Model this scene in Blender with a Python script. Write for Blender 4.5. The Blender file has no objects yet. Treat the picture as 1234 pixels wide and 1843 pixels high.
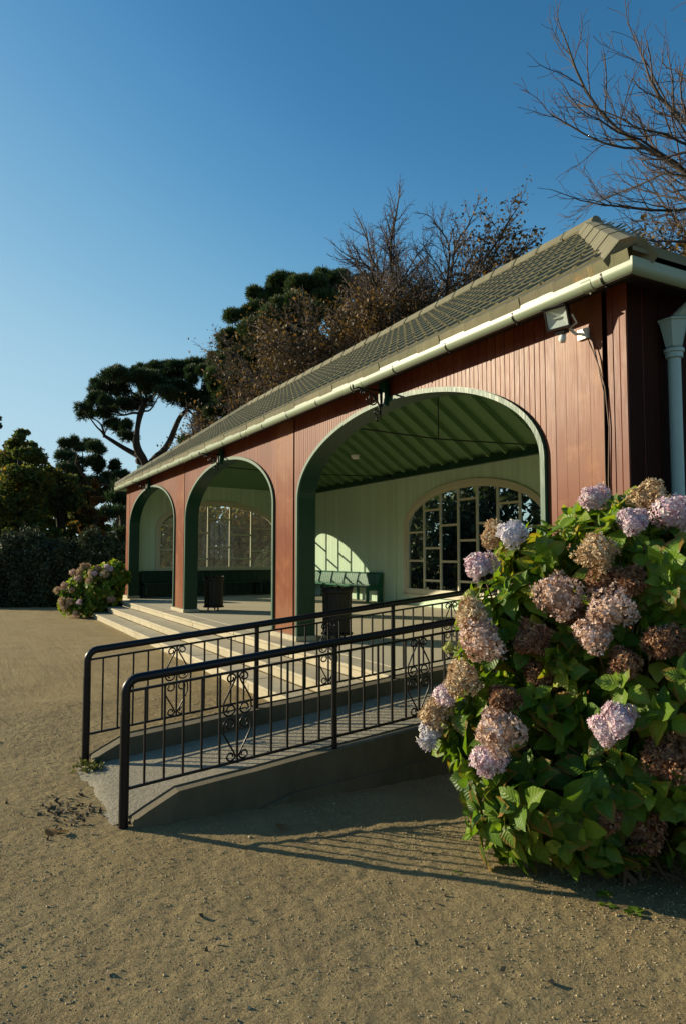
import bpy, math, random
import numpy as np
from mathutils import Vector
R0 = np.random.default_rng(7)
PI = math.pi
sc = bpy.context.scene
COL = sc.collection

# ---------------------------------------------------------------- camera frame
# building frame: u runs along the shelter front (away to the left), v into the shelter, z up; world X = -u, Y = v
FPX, YAW, PIT, CH = 1261.5, 1.0743, 0.0625, 1.65
def ray(x, y):
    a = (x-617)/FPX; b = -(y-921.5)/FPX
    s, c = math.sin(YAW), math.cos(YAW)
    Zh = math.cos(PIT)-b*math.sin(PIT); Y = math.sin(PIT)+b*math.cos(PIT)
    return np.array([-c*a+s*Zh, s*a+c*Zh, Y])
def at(x, y, Z):                      # a point seen in direction (x, y) at depth Z, in the building frame
    d = ray(x, y)*Z
    return np.array([d[0], d[1], d[2]+CH])
def nrm(a):
    a = np.asarray(a, float)
    return a/(np.linalg.norm(a, axis=-1, keepdims=True)+1e-12)

# ---------------------------------------------------------------- mesh collector
class G:
    def __init__(s): s.v = []; s.f = []; s.r = []; s.t = []; s.n = 0
    def add(s, V, F, r=0.5, t=None):
        V = np.asarray(V, float).reshape(-1, 3); F = np.asarray(F, int)
        s.v.append(V); s.f.append(F+s.n); s.n += len(V)
        s.r.append(np.broadcast_to(np.asarray(r, float), (len(V),)))
        s.t.append(np.zeros((len(V), 3)) if t is None else t)
        return s
    def box(s, u0, u1, v0, v1, z0, z1, r=0.5):
        V = [(u, v, z) for u in (u0, u1) for v in (v0, v1) for z in (z0, z1)]
        s.add(V, [(0,1,3,2),(4,6,7,5),(0,4,5,1),(2,3,7,6),(0,2,6,4),(1,5,7,3)], r); return s
    def obb(s, c, ax, ay, az, r=0.5):  # half-axes
        c, ax, ay, az = map(lambda q: np.asarray(q, float), (c, ax, ay, az))
        V = [c+i*ax+j*ay+k*az for i in (-1,1) for j in (-1,1) for k in (-1,1)]
        s.add(V, [(0,1,3,2),(4,6,7,5),(0,4,5,1),(2,3,7,6),(0,2,6,4),(1,5,7,3)], r); return s
    def tube(s, path, rad, k=8, caps=True, r=0.5):
        P = np.asarray(path, float); n = len(P)
        rad = np.broadcast_to(np.asarray(rad, float), (n,))
        T = nrm(np.gradient(P, axis=0))
        ref = np.array([0.,0,1]) if abs(T[0][2]) < .9 else np.array([1.,0,0])
        N = np.zeros_like(P); N[0] = nrm(np.cross(T[0], ref))
        for i in range(1, n):
            q = N[i-1]-T[i]*np.dot(N[i-1], T[i]); N[i] = nrm(q)
        B = np.cross(T, N)
        a = np.arange(k)/k*2*PI
        V = P[:,None]+rad[:,None,None]*(np.cos(a)[None,:,None]*N[:,None]+np.sin(a)[None,:,None]*B[:,None])
        i = np.arange(n-1)[:,None]*k; j = np.arange(k)[None]; j2 = (j+1) % k
        F = np.stack([i+j, i+j2, i+k+j2, i+k+j], -1).reshape(-1, 4)
        s.add(V.reshape(-1,3), F, r)
        if caps:
            s.f.append(np.array([list(range(k))[::-1]])+s.n-n*k); s.f.append(np.array([list(range(k))])+s.n-k)
        return s
    def lathe(s, c, prof, k=20, r=0.5):   # prof: (radius, z)
        a = np.arange(k)/k*2*PI; n = len(prof)
        V = np.array([[(c[0]+p*math.cos(t), c[1]+p*math.sin(t), c[2]+z) for t in a] for p, z in prof])
        i = np.arange(n-1)[:,None]*k; j = np.arange(k)[None]; j2 = (j+1) % k
        s.add(V.reshape(-1,3), np.stack([i+j, i+j2, i+k+j2, i+k+j], -1).reshape(-1,4), r); return s
    def grid(s, A, r=0.5, t=None):        # A: (n,m,3) points
        A = np.asarray(A, float); n, m = A.shape[:2]
        i = np.arange(n-1)[:,None]*m; j = np.arange(m-1)[None]
        s.add(A.reshape(-1,3), np.stack([i+j, i+j+1, i+m+j+1, i+m+j], -1).reshape(-1,4), r, t); return s
    def build(s, name, mat, parent=None, loc=None, smooth=False, bevel=0, angle=None):
        if loc is None: loc = parent['o_'] if parent is not None else (0,0,0)
        loc = np.asarray(loc, float)
        V = np.concatenate(s.v)-loc; V[:,0] *= -1
        me = bpy.data.meshes.new(name)
        me.vertices.add(len(V)); me.vertices.foreach_set('co', V.astype(np.float32).ravel())
        L = np.concatenate([f[:, ::-1].ravel() for f in s.f]); cnt = np.concatenate([np.full(len(f), f.shape[1]) for f in s.f])
        st = np.concatenate([[0], np.cumsum(cnt)[:-1]])
        me.loops.add(len(L)); me.loops.foreach_set('vertex_index', L.astype(np.int32))
        me.polygons.add(len(cnt)); me.polygons.foreach_set('loop_start', st.astype(np.int32)); me.polygons.foreach_set('loop_total', cnt.astype(np.int32))
        me.polygons.foreach_set('use_smooth', np.full(len(cnt), smooth))
        a = me.attributes.new('rnd', 'FLOAT', 'POINT'); a.data.foreach_set('value', np.concatenate(s.r).astype(np.float32))
        T = np.concatenate(s.t)
        if np.any(T):
            a = me.attributes.new('luv', 'FLOAT_VECTOR', 'POINT'); a.data.foreach_set('vector', T.astype(np.float32).ravel())
        me.update(calc_edges=True); me.validate()
        me.materials.append(mat)
        o = bpy.data.objects.new(name, me); COL.objects.link(o)
        if parent is not None:
            o.parent = parent
            pl = np.asarray(parent['o_']); d = loc-pl; o.location = (-d[0], d[1], d[2])
        else: o.location = (-loc[0], loc[1], loc[2])
        o['o_'] = [float(q) for q in loc]
        if bevel:
            b = o.modifiers.new('bevel', 'BEVEL'); b.width = bevel; b.segments = 2; b.limit_method = 'ANGLE'
        if angle:
            try: me.set_sharp_from_angle(angle=angle)
            except Exception: pass
        return o
def tag(o, label, cat=None, group=None):
    o['label'] = label
    if cat: o['category'] = cat
    if group: o['group'] = group
    return o
def thing(name, label, cat, loc=(0,0,0), group=None):
    o = bpy.data.objects.new(name, None); COL.objects.link(o)
    o.location = (-loc[0], loc[1], loc[2]); o['o_'] = [float(q) for q in loc]; o.empty_display_size = .2
    return tag(o, label, cat, group)
def dup(root, shift, label):
    def cp(o, par):
        c = o.copy(); COL.objects.link(c)
        if par is not None: c.parent = par
        for ch in [k for k in bpy.data.objects if k.parent == o]: cp(ch, c)
        return c
    c = cp(root, None); c.location = (root.location[0]-shift[0], root.location[1]+shift[1], root.location[2]+shift[2]); c['label'] = label
    return c

# ---------------------------------------------------------------- materials
class M:
    def __init__(s, name, base=(.5,.5,.5), rough=.6, spec=.5, metal=0):
        s.m = bpy.data.materials.new(name); s.m.use_nodes = True; s.nt = s.m.node_tree
        s.p = s.nt.nodes['Principled BSDF']; s.out = s.nt.nodes['Material Output']
        s.p.inputs['Base Color'].default_value = (*base, 1); s.p.inputs['Roughness'].default_value = rough
        s.p.inputs['Specular IOR Level'].default_value = spec; s.p.inputs['Metallic'].default_value = metal
    def n(s, t, **k):
        x = s.nt.nodes.new(t)
        for a, b in k.items():
            if a.startswith('i_'): x.inputs[int(a[2:]) if a[2:].isdigit() else a[2:].replace('_', ' ')].default_value = b
            else: setattr(x, a, b)
        return x
    def l(s, a, b): s.nt.links.new(a, b)
    def obj(s, scale=(1,1,1)):
        t = s.n('ShaderNodeTexCoord'); mp = s.n('ShaderNodeMapping'); mp.inputs['Scale'].default_value = scale
        s.l(t.outputs['Object'], mp.inputs[0]); return mp.outputs[0]
    def noise(s, scale=5, detail=4, rough=.55, vec=None, sc3=(1,1,1)):
        x = s.n('ShaderNodeTexNoise'); x.inputs['Scale'].default_value = scale; x.inputs['Detail'].default_value = detail; x.inputs['Roughness'].default_value = rough
        s.l(vec if vec is not None else s.obj(sc3), x.inputs['Vector']); return x.outputs[0]
    def attr(s, name='rnd', o=2):
        x = s.n('ShaderNodeAttribute'); x.attribute_name = name; return x.outputs[o]
    def ramp(s, fac, stops, inter='LINEAR'):
        x = s.n('ShaderNodeValToRGB'); e = x.color_ramp.elements; x.color_ramp.interpolation = inter
        while len(e) < len(stops): e.new(.5)
        for q, (p, c) in zip(e, stops): q.position = p; q.color = (*c, 1) if not isinstance(c, (int, float)) else (c, c, c, 1)
        s.l(fac, x.inputs[0]); return x.outputs[0]
    def math(s, op, a, b=None, c=None):
        x = s.n('ShaderNodeMath', operation=op)
        for i, q in enumerate((a, b, c)):
            if q is None: continue
            if isinstance(q, (int, float)): x.inputs[i].default_value = q
            else: s.l(q, x.inputs[i])
        return x.outputs[0]
    def mix(s, fac, a, b, mode='MIX'):
        x = s.n('ShaderNodeMix', data_type='RGBA', blend_type=mode)
        for i, q in ((0, fac), (6, a), (7, b)):
            if isinstance(q, (int, float)): x.inputs[i].default_value = q
            elif isinstance(q, tuple): x.inputs[i].default_value = (*q, 1)
            else: s.l(q, x.inputs[i])
        return x.outputs[2]
    def bump(s, h, strength=.3, dist=.01, prev=None):
        x = s.n('ShaderNodeBump'); x.inputs['Strength'].default_value = strength; x.inputs['Distance'].default_value = dist
        s.l(h, x.inputs['Height'])
        if prev is not None: s.l(prev, x.inputs['Normal'])
        s.l(x.outputs[0], s.p.inputs['Normal']); return x.outputs[0]
    def col(s, c): s.l(c, s.p.inputs['Base Color']); return s
    def rough(s, c): s.l(c, s.p.inputs['Roughness']); return s
    def translucent(s, c, fac=.3):
        t = s.n('ShaderNodeBsdfTranslucent'); mx = s.n('ShaderNodeMixShader'); mx.inputs[0].default_value = fac
        if isinstance(c, tuple): t.inputs[0].default_value = (*c, 1)
        else: s.l(c, t.inputs[0])
        s.l(s.p.outputs[0], mx.inputs[1]); s.l(t.outputs[0], mx.inputs[2]); s.l(mx.outputs[0], s.out.inputs[0]); return s

def painted(name, base, worn, rough=.4, amount=.35, chip=None, grain=(14,14,.9), cs=1.0, spec=.32):
    m = M(name, base, rough, spec)
    big = m.noise(1.3, 5, .6); gr = m.noise(6, 5, .65, sc3=grain)
    f = m.ramp(m.math('ADD', m.math('MULTIPLY', big, .7), m.math('MULTIPLY', gr, .3)), [(.38, 0), (.68, 1)])
    f = m.math('MULTIPLY', f, amount)
    c = m.mix(f, base, worn)
    c = m.mix(m.math('MULTIPLY', m.attr(), .35), c, tuple(q*.62 for q in base))
    if chip:
        ch = m.ramp(m.noise(26*cs, 6, .7, sc3=(1,1,.28)), [(.70, 0), (.735, 1)])
        ch = m.math('MULTIPLY', ch, m.ramp(m.noise(2.1, 3), [(.5, 0), (.62, 1)]))
        c = m.mix(ch, c, chip)
    m.col(c); m.rough(m.ramp(gr, [(.3, rough*.75), (.7, min(1, rough*1.4))]))
    m.bump(gr, .18, .004)
    return m
WOOD = M('red_boarding', (.3,.1,.06), .42, .17)
def _():
    m = WOOD
    big = m.noise(.9, 4, .6); gr = m.noise(5, 6, .7, sc3=(22,22,.8)); low = m.noise(2.4, 5, .62, sc3=(1,1,.6))
    c = m.ramp(big, [(.32, (.12,.027,.012)), (.5, (.17,.042,.016)), (.68, (.23,.08,.032))])
    c = m.mix(m.math('MULTIPLY', m.ramp(low, [(.5, 0), (.72, 1)]), .5), c, (.29,.10,.04))
    c = m.mix(m.math('MULTIPLY', gr, .45), c, (.15,.036,.022))
    c = m.mix(m.math('MULTIPLY', m.attr(), .55), c, (.125,.03,.016))
    tc = m.n('ShaderNodeTexCoord'); sp = m.n('ShaderNodeSeparateXYZ'); m.l(tc.outputs['Object'], sp.inputs[0])
    sl = m.math('MULTIPLY', m.ramp(m.math('ADD', sp.outputs[2], m.math('MULTIPLY', m.noise(7, 4, .7), .5)), [(.72, 1), (1.15, 0)]), .55); c = m.mix(sl, c, (.16,.115,.07))
    dr = m.ramp(m.noise(3, 5, .7, sc3=(9,9,.12)), [(.56, 0), (.66, 1)]); c = m.mix(m.math('MULTIPLY', dr, .4), c, (.09,.03,.016))
    ch = m.math('MULTIPLY', m.ramp(m.noise(24, 6, .7, sc3=(2.2,2.2,.25)), [(.655, 0), (.69, 1)]), m.ramp(m.noise(1.7, 3), [(.46, 0), (.58, 1)]))
    c = m.mix(ch, c, (.5,.42,.33)); m.col(c)
    m.rough(m.ramp(gr, [(.3, .36), (.75, .52)])); m.bump(gr, .14, .003)
_()
PANEL = M('faded_panel', (.35,.17,.13), .38, .11)
def _():
    m = PANEL
    big = m.noise(.8, 4, .6); gr = m.noise(5, 6, .7, sc3=(18,18,.6)); sw = m.noise(3.5, 6, .7)
    c = m.ramp(big, [(.38, (.15,.038,.016)), (.5, (.18,.056,.022)), (.6, (.225,.10,.054))])
    c = m.mix(m.math('MULTIPLY', gr, .4), c, (.19,.058,.035))
    c = m.mix(m.math('MULTIPLY', m.ramp(sw, [(.53, 0), (.7, 1)]), .6), c, (.30,.125,.045))
    ch = m.ramp(m.noise(30, 5, .7, sc3=(2.2,2.2,.2)), [(.69, 0), (.72, 1)])
    c = m.mix(m.math('MULTIPLY', ch, .6), c, (.12,.05,.035))
    m.col(c); m.rough(m.ramp(gr, [(.3, .34), (.75, .48)])); m.bump(gr, .08, .002)
_()
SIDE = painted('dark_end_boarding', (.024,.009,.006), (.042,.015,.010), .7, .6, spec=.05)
GREEN = painted('dark_green_gloss', (.005,.040,.022), (.009,.055,.03), .34, .5, spec=.22)
TRIM = painted('weathered_green_trim', (.024,.085,.052), (.07,.135,.09), .45, .8, (.52,.36,.22))
PALE = painted('pale_green_boarding', (.50,.64,.47), (.54,.67,.52), .38, .7)
CEIL = painted('green_ceiling', (.13,.24,.11), (.16,.27,.13), .5, .6)
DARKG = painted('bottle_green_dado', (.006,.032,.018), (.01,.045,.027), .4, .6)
BENCH = painted('bench_green_gloss', (.012,.11,.06), (.025,.15,.085), .3, .7)
CREAM = painted('cream_window_paint', (.56,.53,.40), (.49,.45,.33), .4, .6)
GUT = M('pale_gutter_paint', (.62,.68,.54), .4, .3)
def _():
    m = GUT; f = m.ramp(m.noise(7, 6, .7), [(.62, 0), (.74, 1)])
    c = m.mix(m.math('MULTIPLY', m.noise(1.2, 4), .35), (.24,.29,.20), (.19,.225,.145))
    m.col(m.mix(m.math('MULTIPLY', f, .75), c, (.26,.12,.05)))
_()
PIPE = painted('blue_grey_pipe_paint', (.30,.42,.40), (.36,.46,.43), .35, .6, (.28,.14,.07))
IRON = M('black_iron_paint', (.007,.007,.008), .36, .3)
IRON.bump(IRON.noise(60, 4), .12, .002)
BINM = painted('brown_black_bin', (.016,.014,.010), (.03,.025,.016), .5, .6)
CONC = M('step_concrete', (.4,.35,.25), .85)
def _():
    m = CONC; b = m.noise(1.1, 5, .65); f = m.noise(45, 4, .7); st = m.noise(3.2, 6, .7)
    c = m.ramp(b, [(.3, (.40,.345,.235)), (.6, (.50,.44,.31)), (.8, (.53,.48,.36))])
    c = m.mix(m.math('MULTIPLY', m.ramp(st, [(.5, 0), (.7, 1)]), .55), c, (.24,.20,.12))
    c = m.mix(m.math('MULTIPLY', f, .35), c, (.25,.22,.16)); c = m.mix(m.math('MULTIPLY', m.attr(), .25), c, (.27,.23,.15))
    m.col(c); m.bump(f, .35, .004)
_()
FLOOR = M('screed_floor', (.4,.36,.27), .8)
def _():
    m = FLOOR; b = m.noise(.7, 5, .6); f = m.noise(60, 3, .6)
    c = m.ramp(b, [(.3, (.44,.385,.27)), (.7, (.53,.475,.345))]); c = m.mix(m.math('MULTIPLY', f, .25), c, (.27,.24,.18))
    m.col(c); m.bump(f, .2, .002)
_()
RAMPM = M('ramp_concrete', (.3,.27,.2), .9)
def _():
    m = RAMPM; b = m.noise(1.4, 5, .65); f = m.noise(42, 4, .8); g = m.noise(28, 5, .7)
    c = m.ramp(b, [(.3, (.27,.235,.165)), (.7, (.35,.305,.225))]); c = m.mix(m.math('MULTIPLY', m.ramp(f, [(.4, 0), (.6, 1)]), .6), c, (.14,.12,.08))
    m.col(c); m.bump(m.math('ADD', f, g), .8, .012)
_()
KERB = M('shade_toned_kerb_concrete', (.22,.19,.13), .9)  # blotched concrete; the shade on the outer side is put into its colour
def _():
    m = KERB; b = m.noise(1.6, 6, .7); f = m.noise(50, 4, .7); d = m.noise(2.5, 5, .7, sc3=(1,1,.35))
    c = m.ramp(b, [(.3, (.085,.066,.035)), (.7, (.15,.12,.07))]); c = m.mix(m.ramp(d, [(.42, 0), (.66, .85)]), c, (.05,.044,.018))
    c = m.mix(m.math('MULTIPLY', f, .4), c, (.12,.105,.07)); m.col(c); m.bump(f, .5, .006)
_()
TILE = M('mossy_roof_tile', (.15,.15,.1), .85)
def _():
    m = TILE; b = m.noise(.9, 5, .65); f = m.noise(35, 5, .7); sp = m.noise(9, 5, .75)
    c = m.ramp(b, [(.3, (.165,.145,.075)), (.6, (.205,.18,.098)), (.8, (.22,.195,.12))])
    c = m.mix(m.math('MULTIPLY', f, .5), c, (.10,.095,.06)); c = m.mix(m.math('MULTIPLY', m.attr(), .8), c, (.11,.10,.06))
    c = m.mix(m.ramp(sp, [(.62, 0), (.72, .8)]), c, (.33,.33,.25)); c = m.mix(m.math('MULTIPLY', m.ramp(m.noise(1.7, 5, .7), [(.45, 0), (.65, 1)]), .5), c, (.10,.115,.05))
    c = m.mix(m.math('MULTIPLY', m.ramp(m.noise(2.3, 5, .7), [(.66, 0), (.75, 1)]), .5), c, (.33,.18,.05))
    m.col(c); m.bump(f, .5, .008)
_()
CAPM = M('lichen_ridge_tile', (.25,.25,.17), .85)
def _():
    m = CAPM; f = m.noise(30, 5, .7); sp = m.noise(5, 6, .75)
    c = m.ramp(sp, [(.3, (.125,.115,.065)), (.55, (.175,.16,.095)), (.75, (.24,.23,.155))])
    c = m.mix(m.math('MULTIPLY', f, .4), c, (.13,.12,.08))
    c = m.mix(m.math('MULTIPLY', m.ramp(m.noise(1.1, 4, .6), [(.66, 0), (.72, 1)]), .5), c, (.36,.17,.04)); m.col(c); m.bump(f, .5, .008)
_()
DARKW = M('dark_underside', (.02,.012,.008), .8)
def glass(name, dust, dcol):
    m = M(name); t = m.n('ShaderNodeBsdfTransparent'); t.inputs[0].default_value = (.86,.9,.88,1)
    g = m.n('ShaderNodeBsdfGlossy'); g.inputs['Roughness'].default_value = .02
    lw = m.n('ShaderNodeLayerWeight'); lw.inputs[0].default_value = .5
    mx = m.n('ShaderNodeMixShader'); m.l(m.math('ADD', m.math('MULTIPLY', m.math('POWER', lw.outputs[1], 5.0), .93), .05), mx.inputs[0]); m.l(t.outputs[0], mx.inputs[1]); m.l(g.outputs[0], mx.inputs[2])
    d = m.n('ShaderNodeBsdfTranslucent'); d.inputs[0].default_value = (*dcol, 1)
    m2 = m.n('ShaderNodeMixShader'); m.l(m.math('MULTIPLY', m.noise(3, 5, .7), dust), m2.inputs[0]); m.l(mx.outputs[0], m2.inputs[1]); m.l(d.outputs[0], m2.inputs[2])
    m.l(m2.outputs[0], m.out.inputs[0]); return m.m
GLASS = glass('window_glass', .08, (.35,.36,.34)); GLASS2 = glass('dusty_window_glass', .07, (.4,.42,.4))
GRAVEL = M('gravel_ground', (.3,.23,.15), .95, .2)
def _():
    m = GRAVEL; b = m.noise(.35, 5, .6); md = m.noise(2.2, 6, .65); f = m.noise(75, 5, .75); g = m.noise(190, 3, .7)
    c = m.ramp(b, [(.3, (.42,.315,.15)), (.45, (.47,.355,.17)), (.6, (.50,.385,.195)), (.72, (.44,.33,.16))])
    c = m.mix(m.math('MULTIPLY', m.ramp(md, [(.42, 0), (.68, 1)]), .5), c, (.31,.225,.115)); c = m.mix(m.math('MULTIPLY', m.ramp(m.noise(1.1, 5, .65, sc3=(.35,1.6,1)), [(.5, 0), (.68, 1)]), .4), c, (.29,.215,.115))
    c = m.mix(m.math('MULTIPLY', m.ramp(f, [(.45, 0), (.58, 1)]), .55), c, (.21,.15,.075))
    c = m.mix(m.math('MULTIPLY', m.ramp(g, [(.6, 0), (.68, 1)]), .5), c, (.56,.47,.35))
    m.col(c); n1 = m.bump(f, 1.0, .035); n2 = m.bump(m.noise(30, 5, .75), .6, .03, n1); m.bump(m.noise(9, 5, .75), .45, .06, n2)
_()
PEB = M('gravel_stones', (.3,.25,.18), .85, .3); PEB.col(PEB.ramp(PEB.attr(), [(0, (.26,.19,.095)), (.45, (.40,.30,.16)), (.8, (.46,.35,.20)), (.992, (.50,.40,.25)), (1, (.62,.57,.47))]))
LITTER = M('dead_leaf_litter', (.06,.04,.02), .9); LITTER.col(LITTER.ramp(LITTER.attr(), [(0, (.06,.045,.028)), (.7, (.13,.095,.055)), (1, (.24,.13,.06))]))
BARK = M('bark', (.08,.06,.045), .9)
BARK.col(BARK.ramp(BARK.noise(3, 5, .7, sc3=(1,1,.3)), [(.3, (.035,.027,.02)), (.7, (.10,.075,.055))])); BARK.bump(BARK.noise(9, 5, .7), .5, .02)
PBARK = M('pine_bark', (.03,.02,.014), .95)
TWIG = M('twig_bark', (.16,.11,.09), .85); TWIG.col(TWIG.ramp(TWIG.attr(), [(0, (.05,.038,.03)), (1, (.105,.072,.058))]))
STEM = M('hydrangea_stem', (.13,.08,.04), .8)
def foliage(name, stops, tr=.3, rough=.6, trm=1.3, spec=.3):
    m = M(name, (.05,.08,.03), rough, spec)
    c = m.ramp(m.attr(), stops); m.col(c)
    t = m.mix(1.0, c, (trm, trm*1.02, trm*.7), 'MULTIPLY')
    m.translucent(t, tr); return m
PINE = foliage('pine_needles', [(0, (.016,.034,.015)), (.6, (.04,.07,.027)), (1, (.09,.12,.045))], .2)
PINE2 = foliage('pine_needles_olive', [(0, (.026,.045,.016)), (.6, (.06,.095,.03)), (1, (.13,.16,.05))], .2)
AUT = foliage('autumn_leaves_mixed', [(0, (.045,.07,.018)), (.55, (.09,.115,.026)), (.78, (.16,.13,.022)), (1, (.34,.18,.025))], .48)
ORG = foliage('orange_leaves', [(0, (.035,.026,.008)), (.5, (.11,.05,.012)), (1, (.3,.13,.02))], .4)
BROWN = foliage('withered_leaves', [(0, (.045,.034,.018)), (.6, (.095,.062,.028)), (1, (.24,.13,.04))], .3)
HEDGE = foliage('hedge_leaves', [(0, (.028,.038,.018)), (.7, (.065,.082,.048)), (1, (.13,.15,.095))], .1, .7, spec=.12)
BACKH = foliage('laurel_leaves', [(0, (.015,.03,.012)), (.7, (.035,.06,.022)), (1, (.09,.11,.04))], .3)
GOLD = foliage('gold_leaves', [(0, (.10,.12,.035)), (.4, (.22,.21,.06)), (.7, (.46,.28,.07)), (1, (.62,.36,.09))], .5)
def hyleaf(name, dark=1.0):
    m = M(name, (.05,.12,.03), .44, .32)
    r = m.attr(); luv = m.n('ShaderNodeAttribute'); luv.attribute_name = 'luv'
    sp = m.n('ShaderNodeSeparateXYZ'); m.l(luv.outputs[1], sp.inputs[0])
    t, s_, k = sp.outputs[0], sp.outputs[1], sp.outputs[2]
    ab = m.math('ABSOLUTE', s_)
    c = m.ramp(r, [(0, (.045,.10,.018)), (.35, (.095,.185,.02)), (.7, (.185,.275,.025)), (.88, (.30,.33,.034)), (1, (.40,.30,.042))])
    old = m.ramp(m.math('ADD', m.math('MULTIPLY', ab, .55), m.math('ADD', m.math('MULTIPLY', t, .5), m.math('MULTIPLY', m.noise(22, 4, .7), .7))), [(.92, 0), (1.2, 1)])
    c = m.mix(m.math('MULTIPLY', old, k), c, (.27,.13,.03))
    sp2 = m.ramp(m.noise(38, 5, .7), [(.63, 0), (.7, 1)]); c = m.mix(m.math('MULTIPLY', sp2, m.math('MULTIPLY', k, .6)), c, (.13,.07,.025))
    vein = m.math('SINE', m.math('MULTIPLY', m.math('SUBTRACT', t, m.math('MULTIPLY', ab, .28)), 44))
    mid = m.math('SUBTRACT', 1.0, m.ramp(ab, [(0, 0), (.09, 1)]))
    c = m.mix(m.math('MULTIPLY', mid, .45), c, (.2,.28,.1)); c = m.mix(m.math('MULTIPLY', m.ramp(vein, [(.86, 0), (1, 1)]), .25), c, (.16,.24,.08))
    m.col(c); m.bump(m.math('ADD', m.math('MULTIPLY', vein, .5), m.math('MULTIPLY', m.noise(60, 3), .5)), .4, .004)
    m.translucent(m.mix(1.0, c, (1.7,1.7,.6), 'MULTIPLY'), .38); return m
HLEAF = hyleaf('hydrangea_leaf')
def petal(name, a, b, c2, hi=None, tr=.2):
    m = M(name, a, .6, .25)
    f = m.math('ADD', m.math('MULTIPLY', m.attr(), .55), m.math('MULTIPLY', m.noise(9, 2, .5), .62))
    c = m.ramp(f, [(.25, a), (.55, b), (.82, c2)]); m.col(c); m.translucent(c, tr); return m
FP = petal('mauve_petals', (.56,.34,.43), (.69,.51,.57), (.80,.70,.70))
FW = petal('lilac_petals', (.52,.47,.60), (.66,.62,.70), (.76,.74,.66))
FC = petal('tan_petals', (.34,.18,.085), (.56,.39,.22), (.68,.57,.39))
FM = petal('pink_tan_petals', (.38,.19,.11), (.60,.42,.31), (.74,.58,.53))
FB = petal('brown_petals', (.14,.05,.03), (.27,.125,.065), (.42,.25,.14))
FG = petal('green_bud_petals', (.28,.33,.06), (.42,.45,.12), (.52,.5,.2))
LAMP = M('lamp_reflector', (.62,.64,.62), .3, .5, .0); LAMPG = M('lamp_glass', (.8,.82,.8), .12, .6)
WHITE = M('white_plastic', (.7,.7,.66), .4)
CABLE = M('cable_sheath', (.12,.07,.045), .6)

# ---------------------------------------------------------------- world, sun, camera
SUND = nrm([-.738*math.cos(math.radians(16.2)), .675*math.cos(math.radians(16.2)), -math.sin(math.radians(16.2))])   # direction of travel in (u,v,z)
w = bpy.data.worlds.new('World'); sc.world = w; w.use_nodes = True
nt = w.node_tree; sky = nt.nodes.new('ShaderNodeTexSky'); sky.sky_type = 'NISHITA'; sky.sun_disc = False
sky.sun_elevation = math.radians(16.2); sky.sun_rotation = math.atan2(-.738, -.675) % (2*PI)
sky.altitude = 0; sky.air_density = 1.0; sky.dust_density = .3; sky.ozone_density = 3.0
bg = nt.nodes['Background']; bg.inputs[1].default_value = .097
# response of the film to the clear sky: one curve for each colour channel
sc1 = nt.nodes.new('ShaderNodeVectorMath'); sc1.operation = 'SCALE'; sc1.inputs['Scale'].default_value = 1/7
cv = nt.nodes.new('ShaderNodeRGBCurve'); sc2 = nt.nodes.new('ShaderNodeVectorMath'); sc2.operation = 'SCALE'; sc2.inputs['Scale'].default_value = 6.34
for ch, pts in enumerate((((.66,.045),(.88,.09),(1.35,.215),(2.14,.375),(4,.5),(7,.56)), ((1.25,.185),(1.64,.285),(2.41,.455),(3.64,.615),(7,.72)), ((2.37,.39),(2.96,.52),(4.19,.675),(5.59,.776),(7,.82)))):
    c = cv.mapping.curves[ch]
    for x, y in pts[:-1]: c.points.new(x/7, y)
    c.points[-1].location = (1, pts[-1][1])
cv.mapping.extend = 'HORIZONTAL'; cv.mapping.update()
nt.links.new(sky.outputs[0], sc1.inputs[0]); nt.links.new(sc1.outputs[0], cv.inputs['Color']); nt.links.new(cv.outputs[0], sc2.inputs[0]); nt.links.new(sc2.outputs[0], bg.inputs[0])
ld = bpy.data.lights.new('sun', 'SUN'); ld.energy = 4.6; ld.angle = math.radians(.53); ld.color = (1, .87, .61)
lo = bpy.data.objects.new('sun', ld); COL.objects.link(lo); lo.location = (-30, -30, 30)
lo.rotation_euler = Vector((-SUND[0], SUND[1], SUND[2])).to_track_quat('-Z', 'Y').to_euler()
cd = bpy.data.cameras.new('camera'); cam = bpy.data.objects.new('camera', cd); COL.objects.link(cam); sc.camera = cam
cam.location = (0, 0, CH); cam.rotation_euler = (PI/2+PIT, 0, YAW)
cd.sensor_fit = 'VERTICAL'; cd.sensor_height = 36; cd.sensor_width = 24; cd.lens = FPX/1843*36; cd.clip_end = 3000; cd.clip_start = .05
sc.view_settings.view_transform = 'Standard'; sc.view_settings.look = 'None'; sc.view_settings.gamma = 1; sc.view_settings.exposure = .7
sc.cycles.use_denoising = True; sc.cycles.max_bounces = 8; sc.cycles.transparent_max_bounces = 16

# ---------------------------------------------------------------- ground
def vnoise(x, y, seed):
    xi = np.floor(x).astype(np.int64); yi = np.floor(y).astype(np.int64); fx = x-xi; fy = y-yi
    fx = fx*fx*(3-2*fx); fy = fy*fy*(3-2*fy)
    def h(a, b):
        n = (a*374761393+b*668265263+seed*1442695040888963) & 0x7fffffff
        n = ((n ^ (n >> 13))*1274126177) & 0x7fffffff
        return ((n ^ (n >> 16)) & 0xffff)/65535.
    return (h(xi,yi)*(1-fx)+h(xi+1,yi)*fx)*(1-fy)+(h(xi,yi+1)*(1-fx)+h(xi+1,yi+1)*fx)*fy-.5
def gz(u, v):
    return .020*vnoise(u*1.1, v*1.1, 1)+.009*vnoise(u*3.1, v*3.1, 2)+.005*vnoise(u*9, v*9, 3)+.0055*vnoise(u*21, v*21, 4)+.0065*vnoise(u*43, v*43, 5)
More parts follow.
